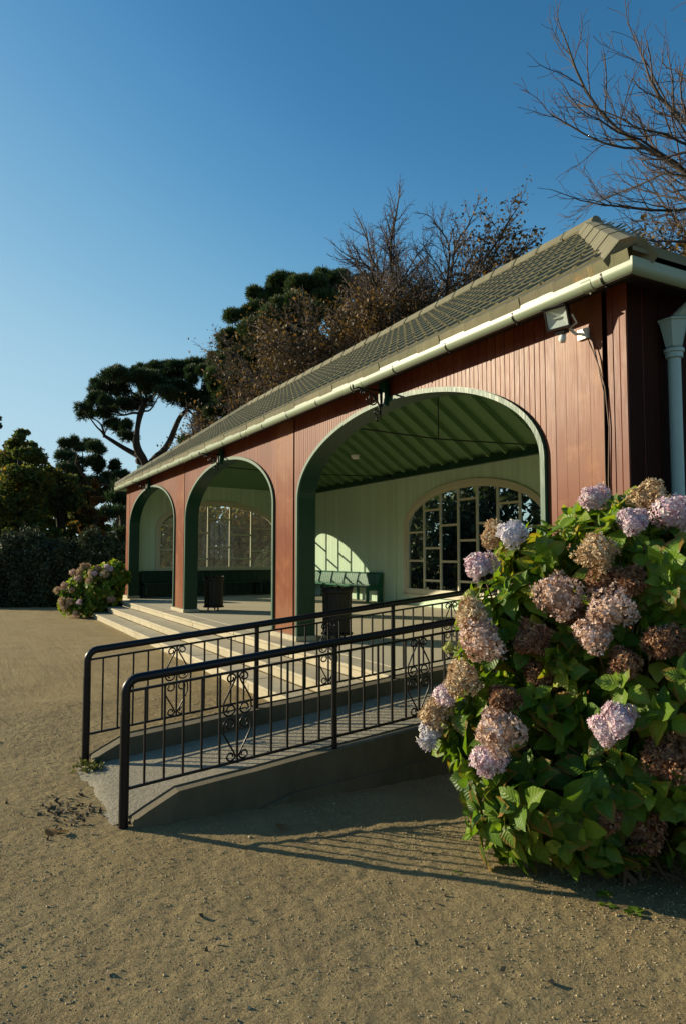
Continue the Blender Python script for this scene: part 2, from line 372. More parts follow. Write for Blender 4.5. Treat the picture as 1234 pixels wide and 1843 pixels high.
def axis(a, b, step, far, g=1.10):
    x = list(np.arange(a, b, step)); s = step; q = a; L = []
    while q > -far: s = min(s*g, 40); q -= s; L.append(q)
    s = step; q = x[-1]; Rr = []
    while q < far: s = min(s*g, 40); q += s; Rr.append(q)
    return np.array(L[::-1]+x+Rr)
U = axis(.2, 8.6, .018, 420); Vv = axis(-.9, 3.1, .018, 420)
uu, vv = np.meshgrid(U, Vv, indexing='ij'); zz = gz(uu, vv)
fade = np.clip(1.6-np.hypot(uu-3, vv-1)/14, 0, 1); zz = zz*fade
g = G(); g.grid(np.stack([uu, vv, zz], -1)); o = g.build('ground', GRAVEL.m, smooth=True); o['kind'] = 'structure'
# loose stones lying on the gravel
N = 42000
pu = R0.uniform(-.2, 8.5, N*2); pv = R0.uniform(-.8, 3.6, N*2)
keep = (R0.uniform(0, 1, N*2) < np.clip(.55+1.3*vnoise(pu*1.3, pv*1.3, 9), .15, 1)) & ~((pu > 4.3) & (pu < 6.1) & (pv > .7)); pu, pv = pu[keep][:N], pv[keep][:N]
N = len(pu)
octa = np.array([(1,0,0),(0,1,0),(-1,0,0),(0,-1,0),(0,0,1),(0,0,-1)], float)
of = np.array([(0,1,4),(1,2,4),(2,3,4),(3,0,4),(1,0,5),(2,1,5),(3,2,5),(0,3,5)])
sz = .0020+.0044*R0.power(.5, N)**1.5; sz[R0.uniform(0,1,N) > .992] *= 1.7
V = octa[None]*sz[:,None,None]*R0.uniform(.6, 1.4, (N,6,1)); a = R0.uniform(0, 6.28, N); ca, sa = np.cos(a)[:,None], np.sin(a)[:,None]
V = np.stack([V[...,0]*ca-V[...,1]*sa+pu[:,None], V[...,0]*sa+V[...,1]*ca+pv[:,None], V[...,2]*.75+(gz(pu, pv)+sz*.3)[:,None]], -1)
g = G(); g.add(V.reshape(-1,3), (of[None]+np.arange(N)[:,None,None]*6).reshape(-1,3), np.repeat(R0.uniform(0,1,N), 6))
o = g.build('gravel', PEB.m); o['kind'] = 'stuff'; o['label'] = 'loose pale gravel stones scattered over the trodden ground'

# ---------------------------------------------------------------- the shelter
ZF = .45; VF = 4.18; VB = 9.7; UN = 3.41; UE = 20.8; UO = 20.95
AA, AB, ASP = 2.375, .93, 2.45                      # arch half width, rise, springing height
AC = [6.635, 12.305, 17.975]
shelter = thing('park_shelter', 'long red boarded park shelter with three green rimmed arches and a tiled roof', 'shelter', (12.2, VF, 0))
def archz(s, cs, a, b, sp, base):
    s = np.asarray(s, float); z = np.full(s.shape, base, float)
    for c in cs:
        q = (s-c)/a; m = np.abs(q) < 1
        z = np.where(m, sp+b*np.sqrt(np.clip(1-q*q, 0, 1)), z)
    return z
def boards(g, spans, zl, zh, mp, gr=.005, dp=.008, cols=3):
    for bi, (s0, s1) in enumerate(spans):
        s = np.concatenate([[s0], np.linspace(s0+gr, s1-gr, cols), [s1]]); d = np.array([dp*(1.3 if bi % 2 == 0 else .3)]+[0]*cols+[dp*(.3 if bi % 2 == 0 else 1.3)])
        e = 1e-4; sl = np.clip(s, s0+e, s1-e)
        A = np.stack([mp(s, d, zl(sl)), mp(s, d, zh(sl))], 0); g.grid(A, R0.uniform(0, 1))
def spans(a, b, pitch, cuts=()):
    n = max(1, round((b-a)/pitch)); e = list(np.linspace(a, b, n+1))
    return list(zip(e[:-1], e[1:]))
mpF = lambda s, d, z: np.stack([s, VF+d, z], -1)
OFF = .04
zlF = lambda s: archz(s, AC, AA+OFF, AB+OFF, ASP, ZF+.02); zhF = lambda s: np.full(np.shape(s), 3.72)
g = G(); gp = G(); GP = [gp]; J = [(c-AA-OFF, c+AA+OFF) for c in AC]
boards(g, [(3.41,3.47),(3.47,3.53),(3.53,3.585)], zlF, zhF, mpF)
boards(gp, [(3.63,3.755),(3.755,3.88),(3.88,4.0),(4.0,4.11)], zlF, zhF, mpF, .0015, .003)
boards(g, [(4.11,J[0][0])], zlF, zhF, mpF)
for i in range(3): boards(g, spans(*J[i], .0615), zlF, zhF, mpF)
for i in range(2):
    a = J[i][1]; b = J[i+1][0]
    boards(g, [(a,a+.06),(a+.06,a+.125)], zlF, zhF, mpF)
    gp = G(); GP.append(gp); boards(gp, [(a+.17,a+.30),(a+.30,a+.43),(a+.43,a+.56),(a+.56,b-.07)], zlF, zhF, mpF, .002, .003); boards(g, [(b-.07,b)], zlF, zhF, mpF)
a = J[2][1]; boards(g, [(a,a+.06),(a+.06,a+.12)], zlF, zhF, mpF); gp = G(); GP.append(gp); boards(gp, [(a+.16,a+.29),(a+.29,a+.42),(a+.42,UO)], zlF, zhF, mpF, .002, .003)
back = G(); e = sorted(set(list(np.arange(UN+.02, UO-.02, .09))+[q for j in J for q in j])); e = np.array(e)
def slab(gg, e, zl, zh, mp, d0, d1):
    for s0, s1 in zip(e[:-1], e[1:]):
        s = np.array([s0+1e-4, s1-1e-4]); l, h = zl(s), zh(s)
        A = np.array([mp(s, d0*np.ones(2), l), mp(s, d0*np.ones(2), h), mp(s, d1*np.ones(2), h), mp(s, d1*np.ones(2), l), mp(s, d0*np.ones(2), l)]); gg.grid(A, .6)
slab(back, e, zlF, zhF, mpF, .055, .14)
g.box(UN+.003, UN+.06, VF+.01, VF+.2, ZF, 3.72, .5)
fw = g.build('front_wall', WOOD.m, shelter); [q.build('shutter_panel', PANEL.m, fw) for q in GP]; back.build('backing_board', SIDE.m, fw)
g = G()
boards(g, [(q0, q1) for q0, q1 in zip(e[:-1], e[1:])], zlF, lambda s: np.full(np.shape(s), 3.95), lambda s, d, z: np.stack([s, VF+.235-d, z], -1)); g.build('inner_wall', PALE.m, shelter)
# arch rims
def archpath(c, off, n=56, base=ZF+.07):
    t = np.linspace(0, PI, n); P = [(c-AA-off, base)]+[(c-(AA+off)*math.cos(q), ASP+(AB+off)*math.sin(q)) for q in t]+[(c+AA+off, base)]
    return np.array(P)
def archring(g, c, o0, o1, v0, v1, r=.5):
    A, B = archpath(c, o0), archpath(c, o1)
    f = lambda P, v: np.stack([P[:,0], np.full(len(P), v), P[:,1]], -1)
    g.grid(np.stack([f(A,v0), f(B,v0), f(B,v1), f(A,v1), f(A,v0)], 0), r)
for c in AC:
    g = G(); archring(g, c, 0, .05, VF-.008, VF+.255); ar = g.build('arch_frame', GREEN.m, shelter, smooth=True, angle=.6)
    g = G(); archring(g, c, -.004, .047, VF-.035, VF-.009); g.build('arch_trim', TRIM.m, ar, smooth=True, angle=.6)
    g = G(); g.box(c-.07, c+.07, VF-.10, VF-.036, ASP+AB-.06, 3.60); k = g.build('keystone', GREEN.m, shelter, bevel=.006)
    # wrought iron scroll bracket under the eave
    g = G(); v0 = VF-.11; zt = 3.50
    g.tube([(c, v0+.02, zt), (c, v0-.30, zt+.005), (c, v0-.345, zt-.02), (c, v0-.36, zt+.03)], .011, 6)
    t = np.linspace(0, 1, 18); q = t*PI*.5
    g.tube(np.stack([np.full(18, c), v0-.005-.27*(1-np.cos(q)), zt-.24+.23*np.sin(q)], -1), .011, 6)
    g.tube([(c, v0, zt+.02), (c, v0, zt-.30)], .012, 6)
    def spiral(cv, cz, r0, turns, ph, sg=1):
        t = np.linspace(0, 1, 26); rr = r0*(1-.75*t); an = ph+sg*t*turns*2*PI
        return np.stack([np.full(26, c), cv+rr*np.cos(an), cz+rr*np.sin(an)], -1)
    g.tube(spiral(v0-.105, zt-.10, .08, 1.6, PI, 1), .008, 6); g.tube(spiral(v0-.235, zt-.042, .035, 1.4, PI/2, -1), .007, 6)
    g.tube(spiral(v0-.045, zt-.25, .04, 1.3, PI/2, 1), .008, 6); g.tube(spiral(v0-.03, zt-.33, .03, 1.1, PI/2, 1), .007, 6)
    g.build('scroll_bracket', IRON.m, k, smooth=True)
for a, b in ((UN+.02, AC[0]-AA), (AC[0]+AA, AC[1]-AA), (AC[1]+AA, AC[2]-AA), (AC[2]+AA, UO)):
    g = G(); g.box(a-.045 if a > 4 else a, b+.045 if b < 20.9 else b, VF-.06, VF+.29, ZF+.001, ZF+.075); g.build('pillar_plinth', CONC.m, shelter, bevel=.012)
# end walls and back wall
mpS = lambda s, d, z: np.stack([UN+d, s, z], -1)
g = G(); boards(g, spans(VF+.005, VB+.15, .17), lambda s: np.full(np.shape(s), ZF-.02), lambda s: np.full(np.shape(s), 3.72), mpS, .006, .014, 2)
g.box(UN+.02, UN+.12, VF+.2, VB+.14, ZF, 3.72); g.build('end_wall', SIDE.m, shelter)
g = G(); g.box(UN+.125, UN+.14, VF+.3, VB, ZF, 3.95); g.build('inner_wall', PALE.m, shelter)
WC, WA, WS, WSP, WB = 12.21, 2.45, .72, 2.36, .94       # back window: centre, half width, sill, springing, rise
EC, EA, ES, ESP, EB = 6.95, 1.92, 1.2, 2.45, .85        # end window
mpB = lambda s, d, z: np.stack([s, VB+d, z], -1); mpE = lambda s, d, z: np.stack([UE+d, s, z], -1)
cst = lambda k: (lambda s: np.full(np.shape(s), k))
g = G()
boards(g, spans(UN+.14, WC-WA+.03, .095)+spans(WC+WA-.03, 15.06, .095), cst(ZF), cst(3.95), mpB, .003, .005, 2)
boards(g, spans(15.17, UE, .095), cst(ZF), cst(3.95), mpB, .003, .005, 2)
boards(g, spans(WC-WA+.03, WC+WA-.03, .095), lambda s: archz(s, [WC], WA-.03, WB-.03, WSP, WSP), cst(3.95), mpB, .003, .005, 3)
boards(g, spans(WC-WA+.03, WC+WA-.03, .095), cst(ZF), cst(WS+.03), mpB, .003, .005, 2)
g.box(15.06, 15.17, VB-.03, VB+.05, ZF, 3.72)
eb = np.arange(UN+.14, UE+.1, .35); eb = np.array(sorted(set(list(eb[(eb < WC-WA) | (eb > WC+WA)])+list(np.linspace(WC-WA+.03, WC+WA-.03, 50)))))
slab(g, eb, lambda s: archz(s, [WC], WA-.03, WB-.03, WSP, ZF), cst(3.95), mpB, .03, .15)
g.box(WC-WA, WC+WA, VB+.03, VB+.15, ZF, WS+.03)
bw = g.build('back_wall', PALE.m, shelter)
g = G()
boards(g, spans(VF+.24, EC-EA+.03, .075)+spans(EC+EA-.03, VB, .075), cst(ES), cst(4.3), mpE, .003, .005, 2)
boards(g, spans(EC-EA+.03, EC+EA-.03, .075), lambda s: archz(s, [EC], EA-.03, EB-.03, ESP, ESP), cst(4.3), mpE, .003, .005, 3)
ee = np.array(sorted([VF+.01, VF+.5]+list(np.linspace(EC-EA+.03, EC+EA-.03, 44))+[VB-.4, VB+.14]))
slab(g, ee, lambda s: archz(s, [EC], EA-.03, EB-.03, ESP, ZF), cst(3.72), mpE, .03, .15)
g.box(UE+.03, UE+.15, EC-EA, EC+EA, ZF, ES+.03)
ew = g.build('end_wall', PALE.m, shelter)
g = G(); boards(g, spans(VF+.24, VB, .1), cst(ZF), cst(ES-.01), lambda s, d, z: np.stack([UE-.012+d, s, z], -1), .004, .006, 2); g.build('dado', DARKG.m, ew)
# arched windows
def window(mp, C, A, S, SP, B, fw_, cols, hz, wall, gl):
    n = 60; t = np.linspace(0, PI, n)
    def pth(off):
        return np.array([(C-A+off, S+off)]+[(C-(A-off)*math.cos(q), SP+(B-off)*math.sin(q)) for q in t]+[(C+A-off, S+off)])
    g = G()
    def ring(o0, o1, d0, d1):
        a, b = pth(o0), pth(o1); f = lambda P, d: mp(P[:,0], np.full(len(P), d), P[:,1])
        g.grid(np.stack([f(a,d0), f(b,d0), f(b,d1), f(a,d1), f(a,d0)], 0))
    ring(-.03, fw_*.6, -.035, .04); ring(fw_*.6, fw_, -.012, .05)
    def bx(s0, s1, d0, d1, z0, z1):
        V = [mp(np.array([s]), np.array([d]), np.array([z]))[0] for s in (s0, s1) for d in (d0, d1) for z in (z0, z1)]
        g.add(V, [(0,1,3,2),(4,6,7,5),(0,4,5,1),(2,3,7,6),(0,2,6,4),(1,5,7,3)])
    bx(C-A-.05, C+A+.05, -.06, .045, S-.045, S+.0); bx(C-A+.06, C+A-.06, -.03, .05, S+.001, S+fw_)
    fr = g.build('window', CREAM.m, wall)
    inz = lambda s: SP+(B-fw_)*math.sqrt(max(0, 1-((s-C)/(A-fw_))**2)) if abs(s-C) < A-fw_ else SP
    g = G()
    for m in cols: bx(m-.025, m+.025, -.002, .04, S+fw_-.005, inz(m)+.01)
    ed = [C-A+fw_]+list(cols)+[C+A-fw_]
    for i, zs in enumerate(hz):
        for z in zs: bx(ed[i]+(.025 if i else -.01), ed[i+1]-(.025 if i < len(hz)-1 else -.01), .002, .036, z-.025, z+.025)
    g.build('glazing_bars', CREAM.m, fr)
    g = G(); s = np.linspace(C-A+.05, C+A-.05, 50); top = np.array([SP+(B-.05)*math.sqrt(max(0, 1-((q-C)/(A-.05))**2)) for q in s])
    g.grid(np.stack([mp(s, np.full(50, .018), np.full(50, S+.05)), mp(s, np.full(50, .018), top)], 0)); g.build('glass', gl, fr)
window(mpB, WC, WA, WS, WSP, WB, .14, [WC+k for k in (-1.65,-.99,-.33,.33,.99,1.65)],
       [(1.53,2.22),(1.09,1.85,2.73),(1.52,2.35),(1.08,1.99,2.9),(1.52,2.35),(1.07,1.83,2.73),(1.53,2.22)], bw, GLASS)
window(mpE, EC, EA, ES, ESP, EB, .12, [EC-1.05, EC-.35, EC+.35, EC+1.05], [(1.83,2.56),(1.56,2.35),(1.92,2.77),(1.56,2.3),(1.8,2.5)], ew, GLASS2)
# roof
ZE, VE, UG0, UG1, VR = 3.69, 3.87, 3.09, 21.24, 6.94; SL = .70; ZR = ZE+SL*(VR-VE); VE2 = 2*VR-VE; H2 = VR-VE
roof_p = G(); Lc = math.hypot(1, SL); per = .18
prof_x = np.array([0, .08, .16, .26, .38, .5, .62, .74, .80, .83, .86, .89, .92, .96]); 
def prof(f): f = f % 1; return .021*(2*f-1)**2+.009*np.exp(-((f-.86)/.035)**2)-.010
nn = np.array([0, -SL, 1])/Lc
def course(g, k, v0, v1, first=False):
    u0 = UG0+(v0-VE)+.02; u1 = UG1-(v0-VE)-.02
    k0 = int(math.floor((u0-UG0)/per)); k1 = int(math.ceil((u1-UG0)/per)); us = np.concatenate([(UG0+(q+prof_x)*per) for q in range(k0, k1)]); us = us[(us >= u0) & (us <= u1)]
    h = prof((us-UG0)/per)*(0.35 if first else 1)
    kk = np.floor((us-UG0)/per/2).astype(int); rn = ((kk*7919+k*104729) % 1009)/1009.
    jit = .008*(((kk*131+k*977) % 97)/97.-.5)
    rows = []
    for v, lift in ((v0, .0), (v0, .027), (v0+.3*(v1-v0), .022), (v1+.045, .005)):
        vv_ = np.full(us.shape, v)+(jit if v == v0 else 0); hh = (h+lift) if lift else np.full(us.shape, -.006)
        P = np.stack([us, vv_, ZE+SL*(vv_-VE)], -1)+hh[:,None]*nn
        if first and not lift: P[:,2] -= .05
        rows.append(P)
    g.grid(np.array(rows), np.tile(rn, 4))
nc = 13; st = (VR-VE)/nc
for k in range(nc): course(roof_p, k, VE+k*st, VE+(k+1)*st, k == 0)
A = lambda *p: np.array(p)
def tri(g, pts): g.add(pts, [list(range(len(pts)))])
tri(roof_p, [A(UG0, VE2, ZE), A(UG1, VE2, ZE), A(UG1-H2, VR, ZR), A(UG0+H2, VR, ZR)])
for U0, sg in ((UG0, 1), (UG1, -1)):     # hipped ends, plain stepped courses
    for k in range(nc):
        q0, q1 = k*st, (k+1)*st; z0 = ZE+SL*q0+.03; z1 = ZE+SL*q1+.006
        roof_p.grid(np.array([[A(U0+sg*q0, VE+q0, z0-.03), A(U0+sg*q0, VE2-q0, z0-.03)], [A(U0+sg*q0, VE+q0, z0), A(U0+sg*q0, VE2-q0, z0)], [A(U0+sg*q1, VE+q1, z1), A(U0+sg*q1, VE2-q1, z1)]]), .4)
roof = roof_p.build('roof', TILE.m, shelter)
def caps(name, p0, p1, n, w_=.15, hgt=.075):
    p0, p1 = np.asarray(p0), np.asarray(p1); g = G(); d = nrm(p1-p0); sd = nrm(np.cross(d, [0,0,1])); up = np.cross(sd, d); L = np.linalg.norm(p1-p0)/n
    for i in range(n):
        a = p0+d*L*i; b = p0+d*(L*(i+1)+.03); j = R0.normal(0, .004)
        def sec(p, s): return [p+sd*x*s+up*(z*s+j) for x, z in ((-w_, -.075), (-w_*.42, hgt*.75), (0, hgt), (w_*.42, hgt*.75), (w_, -.075), (w_*.8, -.12), (-w_*.8, -.12))]
        s0, s1 = sec(a, 1.012), sec(b, .995); m = 7
        g.add(s0+s1, [(q, (q+1) % m, m+(q+1) % m, m+q) for q in range(m)], R0.uniform(0, 1)); g.f.append(np.array([list(range(7))])+g.n-14); g.f.append(np.array([list(range(7))[::-1]])+g.n-7)
    return g.build(name, CAPM.m, roof, bevel=.006)
caps('ridge_cap', (UG0+H2-.1, VR, ZR+.045), (UG1-H2+.1, VR, ZR+.045), 26, .13, .06)
caps('hip_cap', (UG0+.06, VE+.06, ZE+.06), (UG0+H2, VR, ZR+.04), 5, .17, .055); caps('hip_cap', (UG1-.06, VE+.06, ZE+.06), (UG1-H2, VR, ZR+.04), 7, .17, .055)
# eaves underside, fascia
g = G(); g.box(UG0+.03, UG1-.03, VE+.03, VF+.1, 3.64, 3.66); g.box(UG0+.03, UN+.1, VF+.1, VE2, 3.64, 3.66); g.box(UO, UG1-.03, VF+.1, VE2, 3.64, 3.66); g.box(UG0+.05, UG1-.05, VE+.035, VE+.06, 3.55, 3.64); g.box(UG0+.05, UG0+.075, VE+.06, VE2, 3.55, 3.64); g.build('eaves_soffit', DARKW.m, shelter)
# ceiling on the rafters
g = G(); zi = lambda v: ZR-.16-SL*abs(v-VR)
tri(g, [A(UN+3.3, VR, zi(VR)), A(UE-3.0, VR, zi(VR)), A(UE-.02, VB+.05, zi(VB+.05)), A(UN+.2, VB+.05, zi(VB+.05))])
tri(g, [A(UN+3.3, VR, zi(VR)), A(UE-3.0, VR, zi(VR)), A(UE-.02, VF+.1, zi(VF+.1)), A(UN+.2, VF+.1, zi(VF+.1))])
tri(g, [A(UE-3.0, VR, zi(VR)), A(UE-.02, VB+.05, zi(VB+.05)), A(UE-.02, VF+.1, zi(VF+.1))]); tri(g, [A(UN+3.3, VR, zi(VR)), A(UN+.2, VB+.05, zi(VB+.05)), A(UN+.2, VF+.1, zi(VF+.1))])
cl = g.build('ceiling', CEIL.m, shelter)
sn = nrm([0, 1, -SL]); un = np.array([0, SL, 1])/Lc
for u in np.arange(3.9, UE-.1, .53):
    hl = min(1, (u-UN)/3.3, (UE-u)/3.0); vt = VR+(1-hl)*(VB-VR)
    if vt > VB-.25: continue
    g = G(); p0 = A(u, vt+.02, zi(vt+.02)); p1 = A(u, VB-.06, zi(VB-.06)); c = (p0+p1)/2-un*.055; L = np.linalg.norm(p1-p0)/2
    g.obb(c, (.028,0,0), sn*L, un*.05); g.build('rafter', CEIL.m, cl)
g = G(); g.box(UN+.15, UE-.01, VB-.13, VB-.031, 3.60, 3.73); g.build('wall_plate', DARKG.m, cl, bevel=.004)
for u in (9.47, 15.13):
    g = G(); g.tube([(u, VF+.2, 3.68), (u, VR, 3.60), (u, VB-.05, 3.68)], .012, 6); g.tube([(u, VR, 3.6), (u, VR, zi(VR))], .011, 6); g.build('tie_rod', IRON.m, cl, smooth=True)
# gutter
def gutter(g, p0, p1, out):
    p0, p1, out = map(lambda q: np.asarray(q, float), (p0, p1, out)); a = np.linspace(-PI/2, PI/2, 13); r = .054
    sec = [(r, .05)]+[(r*math.cos(q), -r*math.sin(q)) for q in np.linspace(0, PI, 13)]+[(-r, .05), (-r+.006, .05)]+[((r-.006)*math.cos(q), -(r-.006)*math.sin(q)) for q in np.linspace(PI, 0, 13)]+[(r-.006, .05), (r, .05)]
    return sec
def sweep_gutter(g, u0, u1, v0, v1):
    sec = gutter(g, (0,0,0), (0,0,0), (0,0,0)); pts = []
    # front run (section in v,z, mitred at both corners), then the near end run
    front = [[A(u0-x if True else 0, v0-x, z) for x, z in sec], [A(u1+x, v0-x, z) for x, z in sec]]
    g.grid(np.array(front)); side = [[A(u0-x, v0-x, z) for x, z in sec], [A(u0-x, v1+x, z) for x, z in sec]]; g.grid(np.array(side))
    side = [[A(u1+x, v0-x, z) for x, z in sec], [A(u1+x, v1+x, z) for x, z in sec]]; g.grid(np.array(side))
g = G(); sweep_gutter(g, 3.15, 21.18, 3.925, VE2); 
for q in g.v: q[:,2] += 3.605
gt = g.build('gutter', GUT.m, shelter, smooth=True, angle=.7)
def clip(u, w_=.008, r=.058):
    g = G(); t = np.linspace(-.12*PI, 1.0*PI, 14)
    A0 = np.array([[A(u+du, 3.925-r*math.cos(q), 3.605-r*math.sin(q)) for q in t] for du in (-w_, w_)]); A1 = np.array([[A(u+du, 3.925-(r-.01)*math.cos(q), 3.605-(r-.01)*math.sin(q)) for q in t] for du in (-w_, w_)])
    g.grid(A0); g.grid(A1); g.grid(np.stack([A0[0], A1[0]])); g.grid(np.stack([A0[1], A1[1]])); g.box(u-.006, u+.006, 3.92, 3.93, 3.605-r-.016, 3.605-r+.002)
    return g
for u in np.arange(3.36, 21, .905): clip(u).build('gutter_clip', IRON.m, gt, smooth=True)
for u in (3.5, 6.78, 10.4, 14.0, 17.6): clip(u, .045, .057).build('gutter_joint', GUT.m, gt, smooth=True)
# downpipe with hopper head on the near end wall
g = G(); pv_ = 4.60; pu_ = 3.335
g.tube([(pu_, pv_, 3.13), (pu_, pv_, .3)], .046, 16); g.tube([(3.15, pv_, 3.56), (3.15, pv_, 3.52), (3.19, pv_, 3.47), (3.29, pv_, 3.42), (pu_, pv_, 3.38), (pu_, pv_, 3.34)], .042, 14)
dp = g.build('downpipe', PIPE.m, shelter, smooth=True, angle=.7)
g = G(); g.lathe((pu_, pv_, 0), [(.0,3.40),(.115,3.40),(.118,3.385),(.105,3.38),(.10,3.36),(.062,3.20),(.05,3.19)], 6); g.build('hopper_head', PIPE.m, dp, bevel=.004)
for z in (3.14, 2.0, .9):
    g = G(); g.lathe((pu_, pv_, z), [(.046,-.03),(.062,-.025),(.062,.012),(.072,.016),(.072,.04),(.046,.045)], 16); g.build('pipe_collar', PIPE.m, dp, smooth=True, angle=.6)
# floor slab (a notch is left for the ramp)
g = G(); g.box(2.95, 4.40, 3.80, VB+.2, 0, ZF); g.box(4.40, 6.06, 5.2, VB+.2, 0, ZF); g.box(6.06, 21.0, 4.13, VB+.2, 0, ZF); g.build('floor', FLOOR.m, shelter)

# ---------------------------------------------------------------- steps
steps = thing('stone_steps', 'three long pale stone steps running along the front of the shelter', 'steps', (12.8, 3.4, 0))
rs = random.Random(3)
for i, (v0, v1, z) in enumerate(((3.07, 3.46, .15), (3.42, 3.86, .30), (3.80, 4.126, ZF+.001))):
    g = G(); u = 6.065; ue = 19.5+.02*i
    while u < ue-.1:
        L = rs.uniform(1.9, 2.6); e1 = min(u+L, ue); e1 = ue if ue-e1 < .8 else e1; dz = rs.uniform(-.003, .003); rn = rs.random()
        g.box(u, e1-.008, v0+.03, v1-.004 if i == 2 else v1, 0 if i == 0 else z-.14, z-.046+dz, rn); g.box(u, e1-.008, v0, v1-.002, z-.045+dz, z+dz, rn*.7); u = e1
    g.build('step', CONC.m, steps, bevel=.012)

# ---------------------------------------------------------------- ramp
ramp = thing('access_ramp', 'sloping concrete access ramp with low kerbs leading up into the nearest arch', 'ramp', (5.23, .9, 0))
g = G(); n = 22; vs = np.concatenate([[.80, .90], np.linspace(1.0, 5.2, n)]); us = np.linspace(4.53, 5.88, 12)
zt = np.maximum(.012, -.085+.103*vs); Z = np.tile(zt[:,None], (1, 12)); Vs = np.tile(vs[:,None], (1, 12)); 
Vs[0] += .05*np.sin(us*5.1)+.03*np.sin(us*13); Z[0] = -.025; Z[1] = .014
Us = np.tile(us[None], (len(vs), 1)); Us[0] = np.linspace(4.56, 5.9, 12)
g.grid(np.stack([Us, Vs, Z], -1)); g.build('ramp_surface', RAMPM.m, ramp, smooth=True)
def kerb(u0, u1):
    g = G(); P = [(.97, -.02), (.97, .045), (1.235, .178), (5.2, .178+.098*3.965), (5.2, -.02)]; nsub = []
    prof_ = [(.97, -.02), (.96, .04), (1.05, .088), (1.235, .178)]+[(v, .178+.098*(v-1.235)+rs.uniform(-.003, .003)) for v in np.linspace(1.5, 5.2, 16)]+[(5.2, -.02)]
    m = len(prof_); V = [(u, v, z) for u in (u0, u1) for v, z in prof_]
    g.add(V, [(i, i+1, m+i+1, m+i) for i in range(m-1)]); g.f.append(np.array([list(range(m))])); g.f.append(np.array([[m+i for i in range(m)][::-1]]))
    return g
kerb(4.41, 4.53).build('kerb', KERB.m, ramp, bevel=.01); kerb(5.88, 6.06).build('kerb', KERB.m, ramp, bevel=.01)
g = G(); prof_ = [(1.7, -.02), (2.0, .06), (5.2, .26), (5.2, -.02)]; V = [(u, v, z) for u in (4.385, 4.409) for v, z in prof_]
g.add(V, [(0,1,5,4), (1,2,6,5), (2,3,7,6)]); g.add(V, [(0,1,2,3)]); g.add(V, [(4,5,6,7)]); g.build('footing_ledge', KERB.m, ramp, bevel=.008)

# ---------------------------------------------------------------- railings
def railing(u, label):
    th = thing('railing', label, 'railing', (u, .91, 0), 'iron railings along the ramp'); hz = lambda v: .80+.098*v
    pv = [.91, 2.355, 3.80, 5.245]
    zg = lambda v: 0.0 if v < 1 else .178+.098*(v-1.235)-.01
    r = .05; t = np.linspace(0, PI/2, 8)
    P = [(u, .91+r*1.6*(1-math.cos(q)), hz(.91)-.055-r*1.6*(1-math.sin(q))+.02) for q in t]; P = [(u, .91+.085*(1-math.cos(q)), hz(.995)-.085-.085*(1-math.sin(q))+.085) for q in t]
    g = G(); g.tube([(u, .91, hz(.9)-.2)]+P+[(u, v, hz(v)) for v in (1.5, 2.4, 3.4, 4.4, 5.25)], .0285, 12); g.build('handrail', IRON.m, th, smooth=True, angle=.8)
    for i, v in enumerate(pv):
        g = G(); g.tube([(u, v, zg(v)-.03), (u, v, hz(v)-(.2 if i == 0 else 0))], .03 if i == 0 else .021, 12); g.build('post', IRON.m, th, smooth=True, angle=.8)
    for dz, nm in ((-.073, 'top_bar'), (-.66, 'bottom_bar')):
        g = G(); g.obb(A(u, (.93+5.24)/2, hz((.93+5.24)/2)+dz), (.008,0,0), A(0, 2.155, .098*2.155), A(0, 0, .008)); g.build(nm, IRON.m, th)
    for b in range(3):
        for k in range(1, 12):
            v = pv[b]+1.445*k/12; g = G(); g.box(u-.0065, u+.0065, v-.0065, v+.0065, hz(v)-.655, hz(v)-.075); g.build('baluster', IRON.m, th)
        c = pv[b]+1.445/2; g = G(); zc = hz(c)-.3665
        def S(sx, sz):
            t1 = np.linspace(0, 1, 22); an = -PI*.1+t1*2.5*PI; rr = .046*(1-.62*t1)            # spiral in the middle
            sp = np.stack([.052+rr*np.cos(an), .050-rr*np.sin(an)], -1)[::-1]
            t2 = np.linspace(0, 1, 18); an2 = PI*.95-t2*2.1*PI; r2 = .033*(1-.55*t2)
            cu = np.stack([.046+r2*np.cos(an2), .252+r2*np.sin(an2)*1.0], -1)
            a = np.concatenate([sp, [[.094, .10], [.06, .165], [.022, .232]], cu])
            return np.stack([np.full(len(a), u), c+sx*a[:,0], zc+sz*a[:,1]*1.0+.098*sx*a[:,0]], -1)
        for sx in (-1, 1):
            for sz in (-1, 1): g.tube(S(sx, sz), .0065, 5)
        g.build('scroll', IRON.m, th, smooth=True)
    return th
railing(4.475, 'black iron railing on the near side of the ramp, in front of the other railing')
railing(5.97, 'black iron railing on the far side of the ramp, next to the stone steps')

